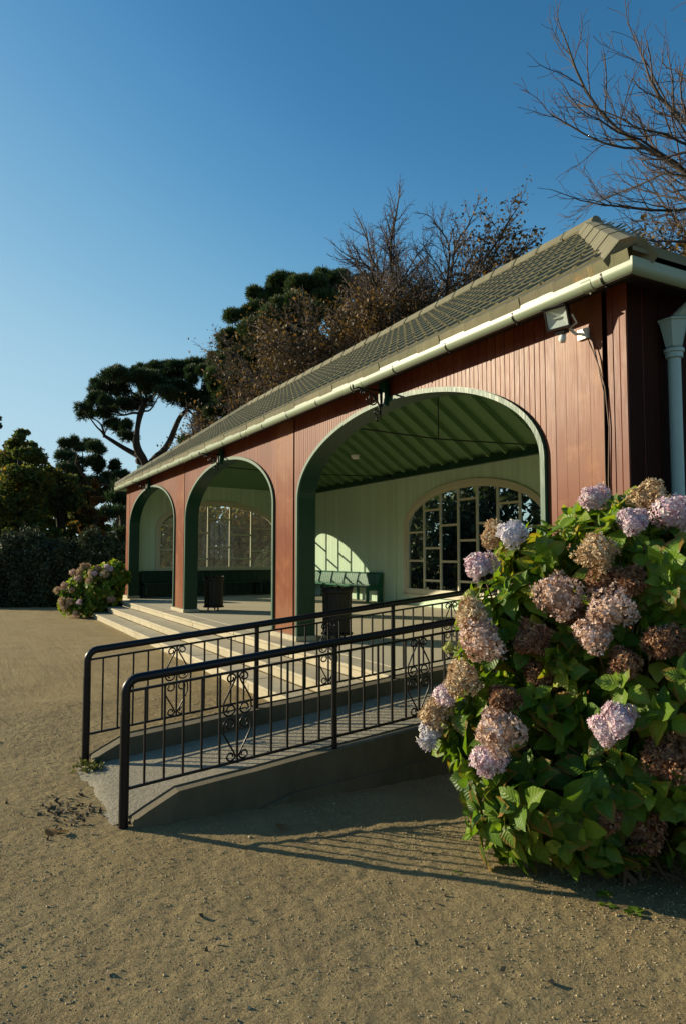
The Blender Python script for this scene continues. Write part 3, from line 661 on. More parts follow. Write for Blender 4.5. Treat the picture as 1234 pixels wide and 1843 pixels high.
# ---------------------------------------------------------------- bins
def litter_bin(u, v, label):
    th = thing('litter_bin', label, 'bin', (u, v, ZF), 'dark litter bins inside the arches'); g = G(); z0 = ZF+.10
    k = 40; a = np.arange(k)/k*2*PI; rr = .2+.008*(np.arange(k) % 2)
    prof_ = [(.9, .0), (1, .01), (1, .3), (1.02, .55), (1.0, .60), (.93, .60), (.9, .2), (.0, .02)]
    V = np.array([[(u+p*r*math.cos(t), v+p*r*math.sin(t), z0+z) for r, t in zip(rr, a)] for p, z in prof_])
    g.grid(np.concatenate([V, V[:, :1]], 1)); g.build('drum', BINM.m, th)
    g = G(); prof_ = [(.205,.56),(.226,.565),(.23,.60),(.222,.635),(.19,.64),(.18,.60)]
    g.lathe((u, v, z0), prof_, 28)
    for t in np.linspace(0, 2*PI, 15)[:-1]: g.tube([(u+.215*math.cos(t), v+.215*math.sin(t), z0+.62), (u+.222*math.cos(t+.16), v+.222*math.sin(t+.16), z0+.645+.012*math.sin(t*5)), (u+.215*math.cos(t+.32), v+.215*math.sin(t+.32), z0+.62)], .014, 5)
    g.build('bin_liner', BINM.m, th, smooth=True)
    g = G(); g.lathe((u, v, z0), [(.0,-.03),(.225,-.03),(.23,-.015),(.225,.0),(.0,.0)], 28); g.build('base_plate', BINM.m, th)
    for t in (.5, 2.6, 4.7):
        g = G(); g.tube([(u+.12*math.cos(t), v+.12*math.sin(t), z0-.03), (u+.13*math.cos(t), v+.13*math.sin(t), ZF+.002)], .018, 8); g.build('foot', BINM.m, th)
    return th
b0 = litter_bin(9.0, 4.78, 'dark ribbed litter bin behind the pillar of the nearest arch, seen through the railings')
dup(b0, (6.06, .14, 0), 'dark ribbed litter bin in the middle arch, standing clear of the railings')

# ---------------------------------------------------------------- benches
def bench(label, mat, p0, p1, nrm_, nleg=4, endpanel=True):
    p0, p1, n_ = A(*p0, ZF), A(*p1, ZF), A(*nrm_, 0); d = nrm(p1-p0); L = np.linalg.norm(p1-p0); up = A(0,0,1); mid = (p0+p1)/2
    th = thing('bench', label, 'bench', tuple(mid)); g = G()
    for k in range(3): g.obb(mid+n_*(.18+.125*k)+up*.40, d*L/2, n_*.058, up*.02)
    g.build('seat', mat, th, bevel=.006)
    g = G(); sl = nrm(up*.5-n_*.09); nb = np.cross(d, sl)
    g.obb(mid+n_*.06+up*.575, d*L/2, nb*.012, sl*.17)
    m = int(L/.11)
    for i in range(m): g.obb(mid+n_*.077+up*.575+d*(-L/2+(i+.5)*L/m), d*(L/m/2-.004), nb*.012, sl*.14)
    g.obb(mid+n_*.035+up*.745, d*L/2, n_*.035, up*.016); g.build('backrest', mat, th, bevel=.003)
    for i in range(nleg):
        q = p0+d*(L*(i+.06)/(nleg-.88)); g = G(); g.obb(q+n_*.40+up*.19, d*.035, n_*.03, up*.19); g.obb(q+n_*.22+up*.36, d*.03, n_*.2, up*.018); g.obb(q+n_*.06+up*.19, d*.035, n_*.03, up*.19); g.build('leg', mat, th)
    if endpanel:
        g = G(); g.obb(p0+n_*.02-d*.02+up*.39, d*.02, n_*.0, up*.0)
        V = []; 
        for s in (-.02, .02):
            for x, z in ((0,.0),(.10,.0),(.10,.30),(.44,.30),(.44,.43),(.18,.45),(.06,.765),(0,.765)): V.append(p0+d*s-d*.025+n_*x+up*z)
        g = G(); g.add(V, [(i, (i+1) % 8, 8+(i+1) % 8, 8+i) for i in range(8)]); g.f.append(np.array([list(range(8))])); g.f.append(np.array([[15-i for i in range(8)]])); g.build('end_panel', mat, th)
    return th
bench('glossy green bench against the pale green back wall, partly in the sun', BENCH.m, (15.7, VB-.045), (UE-.6, VB-.045), (0,-1), 5)
bench('dark green bench in the shade under the far end window', DARKG.m, (UE-.03, VF+.4), (UE-.03, VB-.3), (-1,0), 5, False)

# ---------------------------------------------------------------- floodlight, ceiling lamp, cable
fl = thing('floodlight', 'black floodlight with a motion sensor fixed under the gutter on the red wall', 'floodlight', (3.86, VF-.01, 3.38))
c = A(3.85, VF-.21, 3.475); n_ = nrm([-.22, -.88, -.30]); sx = nrm(np.cross([0,0,1], n_)); sy = np.cross(n_, sx)
g = G(); 
def fr(dz, w_, h_): return [c+n_*dz+sx*i*w_+sy*j*h_ for i, j in ((-1,-1),(1,-1),(1,1),(-1,1))]
secs = [fr(-.075, .05, .04), fr(-.065, .065, .055), fr(-.02, .085, .075), fr(.03, .098, .085), fr(.045, .098, .085), fr(.045, .086, .073), fr(.004, .084, .071)]
Vv_ = np.array(secs); g.grid(np.concatenate([Vv_, Vv_[:, :1]], 1)); g.add(secs[0], [(0,3,2,1)]); g.add(fr(.004, .083, .07), [(0,1,2,3)])
g.obb(c+n_*.055+sy*.085, sx*.1, n_*.02, sy*.004); g.tube([c+sy*.085, c+sy*.115], .008, 8)
hd = g.build('housing', IRON.m, fl)
g = G(); Vv_ = [c+n_*.038+sx*i*.083+sy*j*.070 for i, j in ((-1,-1),(1,-1),(1,1),(-1,1))]; Vc = c+n_*.012
g.add(Vv_+[Vc+sx*.02+sy*.01, Vc-sx*.02+sy*.01, Vc-sx*.02-sy*.01, Vc+sx*.02-sy*.01], [(0,1,7,6),(1,2,4,7),(2,3,5,4),(3,0,6,5),(4,5,6,7)]); g.tube([c+n_*.026-sx*.03, c+n_*.026+sx*.03], .007, 8); g.build('reflector', LAMP.m, hd)
g = G(); g.add([c+n_*.042+sx*i*.083+sy*j*.07 for i, j in ((-1,-1),(1,-1),(1,1),(-1,1))], [(0,1,2,3)]); g.build('lamp_glass', GLASS, hd)
g = G(); w0 = A(3.80, VF, 3.36); g.obb(w0-A(0,.012,0), (.05,0,0), (0,.012,0), (0,0,.04)); g.tube([w0-A(0,.02,0), w0-A(0,.09,.01), c-n_*.05-sy*.05], .012, 8); g.tube([c-sx*.1-n_*.01, c-sx*.115-sy*.07-n_*.03, c+sx*.0-sy*.11-n_*.05], .008, 6); g.build('bracket', WHITE.m, fl)
g = G(); q = c-sy*.135-n_*.005; g.obb(q+sy*.025, sx*.04, n_*.035, sy*.018); s_ = G(); hd2 = g.build('sensor_base', IRON.m, fl, bevel=.005)
g = G(); g.tube([q+n_*.0+sy*.01, q+n_*.02-sy*.03, q+n_*.025-sy*.055], [.026,.03,.022], 12); g.build('motion_sensor', WHITE.m, fl, smooth=True)
g = G(); g.tube([(3.76, VF-.012, 3.33), (3.70, VF-.03, 3.22), (3.64, VF-.02, 3.05), (3.60, VF-.015, 2.9), (3.575, VF-.01, 2.6), (3.59, VF-.012, 2.2), (3.57, VF-.012, 1.5), (3.575, VF-.012, .8)], .005, 5)
g.tube([(3.73, VF-.012, 3.36), (3.67, VF-.02, 3.15), (3.615, VF-.01, 2.86), (3.62, VF-.01, 2.3), (3.605, VF-.01, 1.4)], .0045, 5); g.build('cable', CABLE.m, fl, smooth=True)
cl_ = thing('ceiling_lamp', 'small round bulkhead lamp on the sloping green ceiling', 'lamp', (0,0,0))
d = ray(640, 813); tt = (ZR-.16-CH+SL*VR)/(d[2]+SL*d[1]); pc = d*tt; pc[2] += CH; cl_['o_'] = [float(q) for q in pc]; cl_.location = (-pc[0], pc[1], pc[2])
g = G(); g.lathe(tuple(pc-A(0,0,.20)), [(0,.0),(.08,.01),(.12,.05),(.125,.08)], 20); g.build('lamp_shade', WHITE.m, cl_, smooth=True)
g = G(); g.lathe(tuple(pc-A(0,0,.12)), [(.0,-.001),(.135,.0),(.135,.03),(.05,.035),(.05,.14)], 20); g.build('lamp_base', WHITE.m, cl_)

# ---------------------------------------------------------------- leaves
def leafT():
    ts = np.array([0, .1, .26, .45, .63, .8, .92, 1.0]); ss = np.array([-1, -.5, 0, .5, 1])
    w_ = np.array([.03, .20, .345, .375, .31, .185, .075, .0])
    w_[1:-1] *= 1+.05*np.array([-1,1,-1,1,-1,1])
    T, S_ = np.meshgrid(ts, ss, indexing='ij'); W_ = w_[:,None]*S_
    zc = .13*np.abs(S_)*w_[:,None]*2-.22*T**2.2
    return np.stack([W_, T, zc], -1).reshape(-1,3), np.stack([T, S_], -1).reshape(-1,2), (8, 5)
LT, LUV, LSH = leafT()
i_ = np.arange(LSH[0]-1)[:,None]*LSH[1]; j_ = np.arange(LSH[1]-1)[None]
LF = np.stack([i_+j_, i_+j_+1, i_+LSH[1]+j_+1, i_+LSH[1]+j_], -1).reshape(-1,4)
def leaves(g, p, d, n, L, rn, age, rng):
    d = nrm(d); n = nrm(n-d*np.sum(n*d, -1, keepdims=True)); s_ = np.cross(d, n)
    curl = rng.uniform(.5, 1.9, len(p)); fold = rng.uniform(.5, 1.6, len(p))
    T = np.broadcast_to(LT[None], (len(p),)+LT.shape).copy(); dr = -.22*LUV[:,0]**2.2
    T[...,2] = (LT[:,2]-dr)[None]*fold[:,None]+dr[None]*curl[:,None]+.03*np.sin(LUV[None,:,0]*9+rng.uniform(0,6,len(p))[:,None])*np.abs(LUV[None,:,1])
    V = p[:,None]+L[:,None,None]*(T[...,0:1]*s_[:,None]+T[...,1:2]*d[:,None]+T[...,2:3]*n[:,None])
    m = len(LT); t = np.concatenate([np.broadcast_to(LUV[None], (len(p),)+LUV.shape), np.broadcast_to(age[:,None,None], (len(p), m, 1))], -1)
    g.add(V.reshape(-1,3), (LF[None]+np.arange(len(p))[:,None,None]*m).reshape(-1,4), np.repeat(rn, m), t.reshape(-1,3))
def rosette(P, Ax, size, rng, pairs=4):
    pp, dd, nn_, LL, kk = [], [], [], [], []
    Ax = nrm(Ax); ref = rng.normal(size=3); X = nrm(np.cross(Ax, ref)); Y = np.cross(Ax, X); a0 = rng.uniform(0, 6.28)
    for k in range(pairs):
        th = math.radians([28, 58, 80, 100, 112][k]+rng.normal(0, 9)); L = size*[.45, .8, 1.0, 1.02, .95][k]
        for h in (0, PI):
            a = a0+k*PI/2+h+rng.normal(0, .18); Rr = X*math.cos(a)+Y*math.sin(a); t = th+rng.normal(0, .12)
            d = Ax*math.cos(t)+Rr*math.sin(t); n = Ax*math.sin(t)-Rr*math.cos(t)
            d = d+A(0,0,-.12)*k/2
            pp.append(P-Ax*size*(.04+.17*k)+Rr*size*.08); dd.append(d); nn_.append(n+rng.normal(0, .14, 3)); LL.append(L*rng.uniform(.85, 1.12)); kk.append(k)
    return pp, dd, nn_, LL, kk
def lobe_hit(o, d, lobes):
    best = None
    for c, r in lobes:
        oc = (o-c)/r; dd = d/r; a_ = dd@dd; b_ = oc@dd; c_ = oc@oc-1; q = b_*b_-a_*c_
        if q > 0:
            t = (-b_-math.sqrt(q))/a_
            if t > 0 and (best is None or t < best[0]): best = (t, c)
    return best
def floret_head(R, nf, rng, crumple=.2, size=.016, lump=.3):
    g = G(); k = np.arange(nf)+.5; ph = np.arccos(1-1.78*k/nf); th = PI*(1+5**.5)*k
    D = np.stack([np.cos(th)*np.sin(ph), np.sin(th)*np.sin(ph), np.cos(ph)], -1)+rng.normal(0, .07, (nf,3)); D = nrm(D)
    lum = 1+lump*np.sin(D[:,0]*3.1+rng.uniform(0,6))*np.cos(D[:,1]*3.7+rng.uniform(0,6))+.06*np.sin(D[:,2]*7+D[:,0]*6)
    rad = R*lum*rng.uniform(.84, 1.04, nf); P = D*rad[:,None]
    N = nrm(D+rng.normal(0, .28+crumple, (nf,3))); X = nrm(np.cross(N, rng.normal(size=(nf,3)))); Y = np.cross(N, X)
    s_ = size*rng.uniform(.75, 1.2, nf); rn = rng.uniform(0, 1, nf)
    for q in range(4):
        a = q*PI/2+rng.normal(0, .15, nf); e = X*np.cos(a)[:,None]+Y*np.sin(a)[:,None]; f = np.cross(N, e)
        h = rng.uniform(-.1, .45+crumple*2, nf)[:,None]; s3 = s_[:,None]
        V = np.stack([P, P+s3*(.62*e+.5*f+.15*h*N), P+s3*(1.12*e+.18*f+h*N), P+s3*(1.12*e-.18*f+h*.8*N), P+s3*(.62*e-.5*f+.2*h*N)], 1)
        F = np.array([(0,1,2,3,4)])[None]+np.arange(nf)[:,None,None]*5
        g.add(V.reshape(-1,3), F.reshape(-1,5), np.repeat(np.clip(rn+rng.normal(0,.08,nf),0,1), 5))
    a = np.linspace(0, 2*PI, 13); b = np.linspace(.02, PI-.02, 8)
    S_ = np.array([[(.74*R*math.sin(q)*math.cos(t), .74*R*math.sin(q)*math.sin(t), .74*R*math.cos(q)) for t in a] for q in b]); g.grid(S_, .1)
    return g
KIND = {'P': (FP, 'mauve pink flower head', .05), 'W': (FW, 'pale lilac flower head', .05), 'C': (FC, 'dried tan flower head', .3), 'M': (FM, 'flower head fading from pink to tan', .2), 'B': (FB, 'withered brown flower head', .45), 'G': (FG, 'small yellow green flower bud', .1)}
def hydrangea(label, base, lobes, heads, nshoot, lsize, nf, fsz, seed, extra, hz0=None):
    rng = np.random.default_rng(seed)
    th = thing('hydrangea_bush', label, 'bush', base); g = G(); st_ = G(); acc = [[], [], [], [], []]
    cam_o = A(0,0,CH); hp = []
    for (x, y, rp, k) in heads:
        d = ray(x, y); hit = lobe_hit(cam_o, d, lobes)
        if hit is None:   # beside the lobes: nearest approach to the closest lobe
            best = min(lobes, key=lambda q: np.linalg.norm(np.cross(d/np.linalg.norm(d), q[0]-cam_o))-q[1].mean()); t = (best[0]-cam_o)@d/(d@d); cc = best[0]
        else: t, cc = hit
        r = rp*t/FPX*.9; p = cam_o+d*(t-(.3*r if k != 'B' else -.8*r)); hp.append((p, r, k, cc))
    heads_pos = np.array([h[0] for h in hp]); heads_r = np.array([h[1] for h in hp])
    # leafy shoots over the surface of the lobes
    tot = sum((r[0]*r[1]+r[1]*r[2]+r[0]*r[2]) for c, r in lobes); sh = []
    for c, r in lobes:
        n = int(nshoot*(r[0]*r[1]+r[1]*r[2]+r[0]*r[2])/tot); D = nrm(rng.normal(size=(n,3)))
        for d in D:
            f = rng.uniform(.86, 1.06) if rng.random() < .72 else rng.uniform(.55, .85); p = c+d*r*f
            if p[2] < .10: continue
            if any((((p-c2)/r2)**2).sum() < .55 for c2, r2 in lobes if c2 is not c): continue
            nr = nrm(d/r); sh.append((p, nr))
    for p, nr in sh:
        dd = np.linalg.norm(heads_pos-p, axis=1)-heads_r
        vd = nrm(p-cam_o); hh = heads_pos-cam_o; along = hh@vd; lat = np.linalg.norm(hh-along[:,None]*vd, axis=1)
        if dd.min() < lsize*.35: continue
        if np.any((lat < heads_r*.95) & (along > np.linalg.norm(p-cam_o)) & (np.array([h[2] for h in hp]) != 'B')): continue
        ax = nrm(nr+A(0,0,.30)+A(.70,-.64,0)*.55+rng.normal(0, .25, 3)); out = rosette(p, ax, lsize*rng.uniform(.7, 1.15), rng, 4)
        for q, o_ in zip(acc, out): q.extend(o_)
        root = A(base[0], base[1], 0)+A(rng.normal(0, .12), rng.normal(0, .12), .02); mid = root*.45+p*.55+A(0,0,.12)*rng.normal(1,.5)
        if rng.random() < .12: st_.tube([root, mid, p-ax*.12, p], [.009,.007,.005,.004], 5)
    for (p, r, k, cc) in hp:      # stalk, collar leaves
        ax = nrm(nrm(p-cc)+A(0,0,.6)); q = p-ax*r*.9
        out = rosette(q, ax, lsize*rng.uniform(.85, 1.1), rng, 3)
        for a_, o_ in zip(acc, out): a_.extend(list(o_)[2:])
        st_.tube([A(base[0], base[1], .05), cc*.6+q*.4, q-ax*.15, q+ax*r*.3], [.01,.008,.006,.005], 6)
    P, D, N, L, K = (np.array(q) for q in acc); n = len(P)
    rn = np.clip(rng.beta(2.0, 3.2, n)+.12*(P[:,2] > base[2]+.9), 0, 1); rn[rng.random(n) < .05] = rng.uniform(.85, 1)
    age = np.where(rng.random(n) < .42, rng.uniform(.3, 1, n), 0)*np.where(K >= 1, 1, .3)
    leaves(g, P, D, N, L, rn, age, rng)
    g.build('foliage', HLEAF.m, th, smooth=True); st_.build('stems', STEM.m, th, smooth=True)
    for (p, r, k, cc) in hp:
        mt, lb, cr = KIND[k]; h = floret_head(r, nf if k != 'G' else nf//3, rng, cr, fsz*(r/.11)**.4)
        for q in h.v: q *= A(rng.uniform(.9,1.08), rng.uniform(.9,1.08), rng.uniform(.8,.98)); 
        V = h.v; ax = nrm(nrm(p-cc)+A(0,0,.6)+rng.normal(0,.15,3)); X = nrm(np.cross(ax, A(.3,1,.2))); Y = np.cross(ax, X); Mx = np.stack([X, Y, ax])
        for i in range(len(V)): V[i] = V[i]@Mx+p
        o = h.build('flower_head', mt.m, th, loc=p); o['label'] = lb
    return th
lob = lambda x, y, Z, rx, ry, rd=None: (at(x, y, Z), np.array([rx, rx if rd is None else rd, ry]))
heads = [(1070,897,27,'P'),(1168,898,35,'C'),(1212,923,37,'P'),(1137,938,26,'P'),(892,962,25,'C'),(920,961,25,'W'),(864,1020,28,'P'),(1072,995,38,'C'),(1003,1075,47,'M'),(1097,1095,40,'M'),(1066,1143,33,'M'),
 (1085,1048,34,'B'),(1132,1045,28,'B'),(1030,1112,25,'B'),(955,1150,32,'B'),(972,1215,30,'B'),(865,1152,42,'M'),(848,1105,30,'C'),(832,1222,35,'C'),(803,1250,24,'P'),(785,1282,31,'C'),(774,1322,23,'W'),(905,1262,29,'B'),
 (896,1318,43,'M'),(880,1366,34,'P'),(1112,1292,32,'P'),(1088,1310,27,'P'),(1195,1155,36,'B'),(1203,1362,46,'B'),(1150,1490,45,'B'),(1122,1195,30,'B'),(845,1072,12,'G'),(806,1166,10,'G'),(1090,1470,26,'B')]
lobesA = [lob(1150,1270,4.0,.92,.80,.7), lob(1110,1060,4.1,.64,.52,.5), lob(905,1300,3.9,.36,.34), lob(930,1130,4.0,.33,.34), lob(1210,1400,3.7,.55,.42,.4), lob(960,1000,4.1,.24,.22), lob(985,1420,3.75,.42,.36), lob(1180,960,4.1,.36,.24), lob(1060,1480,3.7,.30,.18), lob(1190,1490,3.72,.5,.20,.35), lob(872,1395,3.85,.2,.25), lob(910,1475,3.8,.2,.18), lob(838,1300,3.95,.12,.2)]
hydrangea('tall hydrangea with large mauve and dried brown heads, right of the ramp', (2.6, 3.15, 0), lobesA, heads, 1180, .15, 430, .0138, 11, 0)
headsB = [(133,1031,8,'M'),(146,1027,8,'C'),(158,1019,7,'C'),(164,1031,7,'C'),(171,1032,6,'P'),(193,1020,6,'P'),(200,1024,6,'P'),(188,1034,9,'C'),(142,1041,8,'M'),(116,1055,8,'M'),(104,1062,7,'C'),(130,1062,6,'C'),(112,1082,8,'C'),(126,1083,8,'C'),(143,1084,6,'P'),(116,1093,7,'C'),(138,1104,8,'M'),(201,1078,9,'M'),(161,1044,7,'C'),(150,1018,6,'C'),(176,1022,6,'C')]
lobesB = [lob(178,1062,19.0,.66,.62,.6), lob(140,1065,19.0,.42,.46), lob(205,1035,19.2,.42,.42), lob(126,1085,18.8,.30,.32), lob(165,1090,18.8,.5,.34)]
hydrangea('smaller hydrangea at the far left end of the stone steps', (20.1, 3.1, 0), lobesB, [(x, y, q*.88, k) for x, y, q, k in headsB], 800, .15, 70, .026, 12, 0)

# ---------------------------------------------------------------- trees
def cards(g, C, size, rng, el=1.5, fold=.25, up=None, rn=None):
    n = len(C); d = nrm(rng.normal(size=(n,3))); nr = rng.normal(size=(n,3))
    if up is not None: nr = nr+A(*up)
    nr = nrm(nr-d*np.sum(nr*d, -1, keepdims=True)); s_ = np.cross(d, nr); sz = (size*rng.uniform(.6, 1.35, n))[:,None]
    V = np.stack([C-d*sz*el/2, C+s_*sz*.42+nr*sz*fold*.5, C+d*sz*el/2, C-s_*sz*.42+nr*sz*fold*.5], 1)
    rn = rng.uniform(0, 1, n) if rn is None else rn
    g.add(V.reshape(-1,3), np.array([(0,1,2,3)])+np.arange(n)[:,None]*4, np.repeat(rn, 4))
def pineclump(g, C, r, n, size, rng):
    D = nrm(rng.normal(size=(n,3))); D[:,2] = np.abs(D[:,2])*np.where(rng.random(n) < .72, 1, -.55); D = nrm(D)
    rr = rng.uniform(.25, 1.25, n)**.7; P = C+D*np.asarray(r)*rr[:,None]
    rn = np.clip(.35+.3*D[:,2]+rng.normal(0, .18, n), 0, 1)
    for b in range(5):
        d = nrm(D*.8+A(0,0,.45)+rng.normal(0, .55, (n,3))); s_ = nrm(np.cross(d, rng.normal(size=(n,3)))); L = (size*rng.uniform(.7, 1.3, n))[:,None]
        V = np.stack([P-s_*L*.09, P+s_*L*.09, P+d*L+s_*L*.03, P+d*L-s_*L*.03], 1); g.add(V.reshape(-1,3), np.array([(0,1,2,3)])+np.arange(n)[:,None]*4, np.repeat(rn, 4))
def batch_tubes(g, ch, k):
    if not ch: return
    P = np.array([c[0] for c in ch]); rad = np.array([c[1] for c in ch]); C, n = P.shape[:2]; T = nrm(np.gradient(P, axis=1))
    ref = np.where(np.abs(T[:, :1, 2:]) < .9, A(0,0,1.), A(1.,0,0)); N = nrm(np.cross(T, ref)); B = np.cross(T, N); a = np.arange(k)/k*2*PI
    V = P[:,:,None]+rad[:,:,None,None]*(np.cos(a)[:,None]*N[:,:,None]+np.sin(a)[:,None]*B[:,:,None])
    i = np.arange(n-1)[:,None]*k; j = np.arange(k)[None]; F = np.stack([i+j, i+(j+1) % k, i+k+(j+1) % k, i+k+j], -1).reshape(-1,4)
    g.add(V.reshape(-1,3), (F[None]+(np.arange(C)*n*k)[:,None,None]).reshape(-1,4), np.repeat(np.array([c[2] for c in ch]), n*k))
TWMIN = .0075
def grow(p, d, L, r, lv, mx, rng, out, tips, nb, wob=.16, grav=.06, ang=(.4, .8), ratio=(.5, .78), start=.25):
    pts = [p]; dd = d
    for i in range(5):
        dd = nrm(dd+rng.normal(0, wob, 3)+A(0,0,grav)); pts.append(pts[-1]+dd*L/5)
    pts = np.array(pts); rad = np.linspace(r, r*(.5 if lv < mx else .35), 6); out.append((pts, np.maximum(rad, TWMIN), min(1, lv/mx), lv))
    if lv >= mx: tips.append(pts[-1]); tips.append(pts[3]); return
    n = nb[lv]; az0 = rng.uniform(0, 6.28)
    for k in range(n):
        t = start+(1-start)*(k+rng.uniform(.2, 1))/n; t = min(t, 1.0); x = t*5; i = min(4, int(x)); q = pts[i]+(pts[i+1]-pts[i])*(x-i); td = nrm(pts[i+1]-pts[i])
        a = rng.uniform(*ang); az = az0+k*2.4+rng.normal(0, .4); X = nrm(np.cross(td, rng.normal(size=3))); X = nrm(np.cross(td, A(0.1,.2,1.))) if abs(td[2]) < .95 else nrm(np.cross(td, A(1.,0,0))); Y = np.cross(td, X)
        nd = td*math.cos(a)+(X*math.cos(az)+Y*math.sin(az))*math.sin(a); rr = (r+(r*.5-r)*t)*rng.uniform(.5, .72)
        grow(q, nrm(nd), L*rng.uniform(*ratio)*(1.1-.35*t), rr, lv+1, mx, rng, out, tips, nb, wob, grav, ang, ratio, .12)
    grow(pts[-1], dd, L*.38, r*.48, lv+1, mx, rng, out, tips, nb, wob, grav, ang, ratio, .12)
def bare_tree(name, label, base, H, r, seed, nb, leafmat, leaffn, lsize, trunkL=.34, lean=(0,0,1), cat='tree', fork=None, **kw):
    rng = np.random.default_rng(seed); th = thing(name, label, cat, tuple(base)); out, tips = [], []
    if fork is None: grow(A(*base), nrm(A(*lean)), H*trunkL, r, 0, len(nb), rng, out, tips, nb, **kw)
    else:                # a short bole that forks into a fan of long limbs: (fork height, cone half-angle, length upright, length sideways)
        fz, cone, l0, l1 = fork; b = A(*base); tz = np.linspace(0, 1, 6)
        out.append((b+A(*lean)*(tz*fz/lean[2])[:,None]+rng.normal(0, .05, (6,3))*A(1,1,0), np.linspace(r, r*.75, 6), 0., 0))
        for k in range(nb[0]):
            f = math.sqrt((k+.5)/nb[0]); an = f*cone; az = k*2.4+rng.normal(0, .2); d = A(math.sin(an)*math.cos(az), math.sin(an)*math.sin(az), math.cos(an))
            p = out[0][0][5]-A(0,0,rng.uniform(0, .22)*fz*f); grow(p, nrm(d+rng.normal(0,.06,3)), (l0+(l1-l0)*f)*rng.uniform(.85, 1.08), r*rng.uniform(.27, .42), 1, len(nb), rng, out, tips, nb, **kw)
    k = H/max(c[0][:,2].max() for c in out) if fork is None else 1; b_ = A(*base); out = [((c[0]-b_)*k+b_, c[1], c[2], c[3]) for c in out]; tips = [(q-b_)*k+b_ for q in tips]
    g = G(); batch_tubes(g, [c for c in out if c[3] <= 1], 9); batch_tubes(g, [c for c in out if c[3] == 2], 6); g.build('trunk', BARK.m, th, smooth=True)
    g = G(); batch_tubes(g, [c for c in out if c[3] >= 3], 4); g.build('twigs', TWIG.m, th, smooth=True)
    if leafmat is not None:
        tp = np.array(tips); pr = leaffn(tp); L = []
        for q in range(4): L.append(tp[rng.random(len(tp)) < pr]+rng.normal(0, lsize*1.4, (1,3)))
        L = np.concatenate(L); L = L+rng.normal(0, lsize*1.2, L.shape)
        if len(L): g = G(); cards(g, L, lsize, rng); g.build('crown', leafmat.m, th)
    return th, np.array(tips)
px = lambda x, Z: at(x, 1000, Z)*A(1,1,0)
def pxof(P):       # where points stand as seen from the path, used only to vary leaf cover from one side of a tree to the other
    s, c = math.sin(YAW), math.cos(YAW); X = -c*P[:,0]+s*P[:,1]; Zh = s*P[:,0]+c*P[:,1]; Y = P[:,2]-CH
    Zc = Zh*math.cos(PIT)+Y*math.sin(PIT); Yc = Y*math.cos(PIT)-Zh*math.sin(PIT); return 617+FPX*X/Zc, 921.5-FPX*Yc/Zc
# big bare tree behind the near end of the shelter
def lf1(P): x, y = pxof(P); return np.clip((y-395)/130, 0, .5)*np.clip((x-1050)/80, .15, 1)
bare_tree('bare_tree', 'tall bare tree reaching over the near right end of the roof', px(1640, 17.5), 19, .32, 5, [34,12,8,6], BROWN, lf1, .10, fork=(6.5, 1.5, 9.6, 6.3), ang=(.4, .85), ratio=(.34, .5), wob=.13, grav=.05, start=.2)
def lf2(P): x, y = pxof(P); return np.clip((x-800)/260, 0, .35)+np.clip((y-500)/160, 0, .35)
bare_tree('bare_tree', 'bare fan shaped tree with some rusty leaves behind the middle of the roof', px(748, 28), 15.9, .3, 21, [24,11,8,6], BROWN, lf2, .10, fork=(8.6, 1.35, 5.6, 5.0), ang=(.4, .95), ratio=(.36, .52), wob=.13, grav=.012, start=.2)
def lf3(P): return np.full(len(P), .13)
bare_tree('thin_tree', 'dense thin twigged brown tree in front of the big round pine', px(590, 33), 14.6, .2, 33, [17,9,7,5], BROWN, lf3, .11, fork=(6.5, 1.4, 5.6, 3.9), ang=(.4, 1.0), ratio=(.38, .55), wob=.14, grav=.015)
bare_tree('thin_tree', 'thin twigged brown tree left of the dense brown one, in front of the pine edge', px(465, 33), 12.6, .17, 34, [15,9,7,5], BROWN, lf3, .11, fork=(5.5, 1.4, 4.9, 3.4), ang=(.4, 1.0), ratio=(.38, .55), wob=.14, grav=.015)
def chaikin(P, n=2):
    P = np.asarray(P, float)
    for _ in range(n):
        Q = np.empty((2*len(P)-2, 3)); Q[0::2] = .75*P[:-1]+.25*P[1:]; Q[1::2] = .25*P[:-1]+.75*P[1:]; P = np.concatenate([P[:1], Q, P[-1:]])
    return P
def taper(P, a, b): return np.linspace(a, b, len(P))
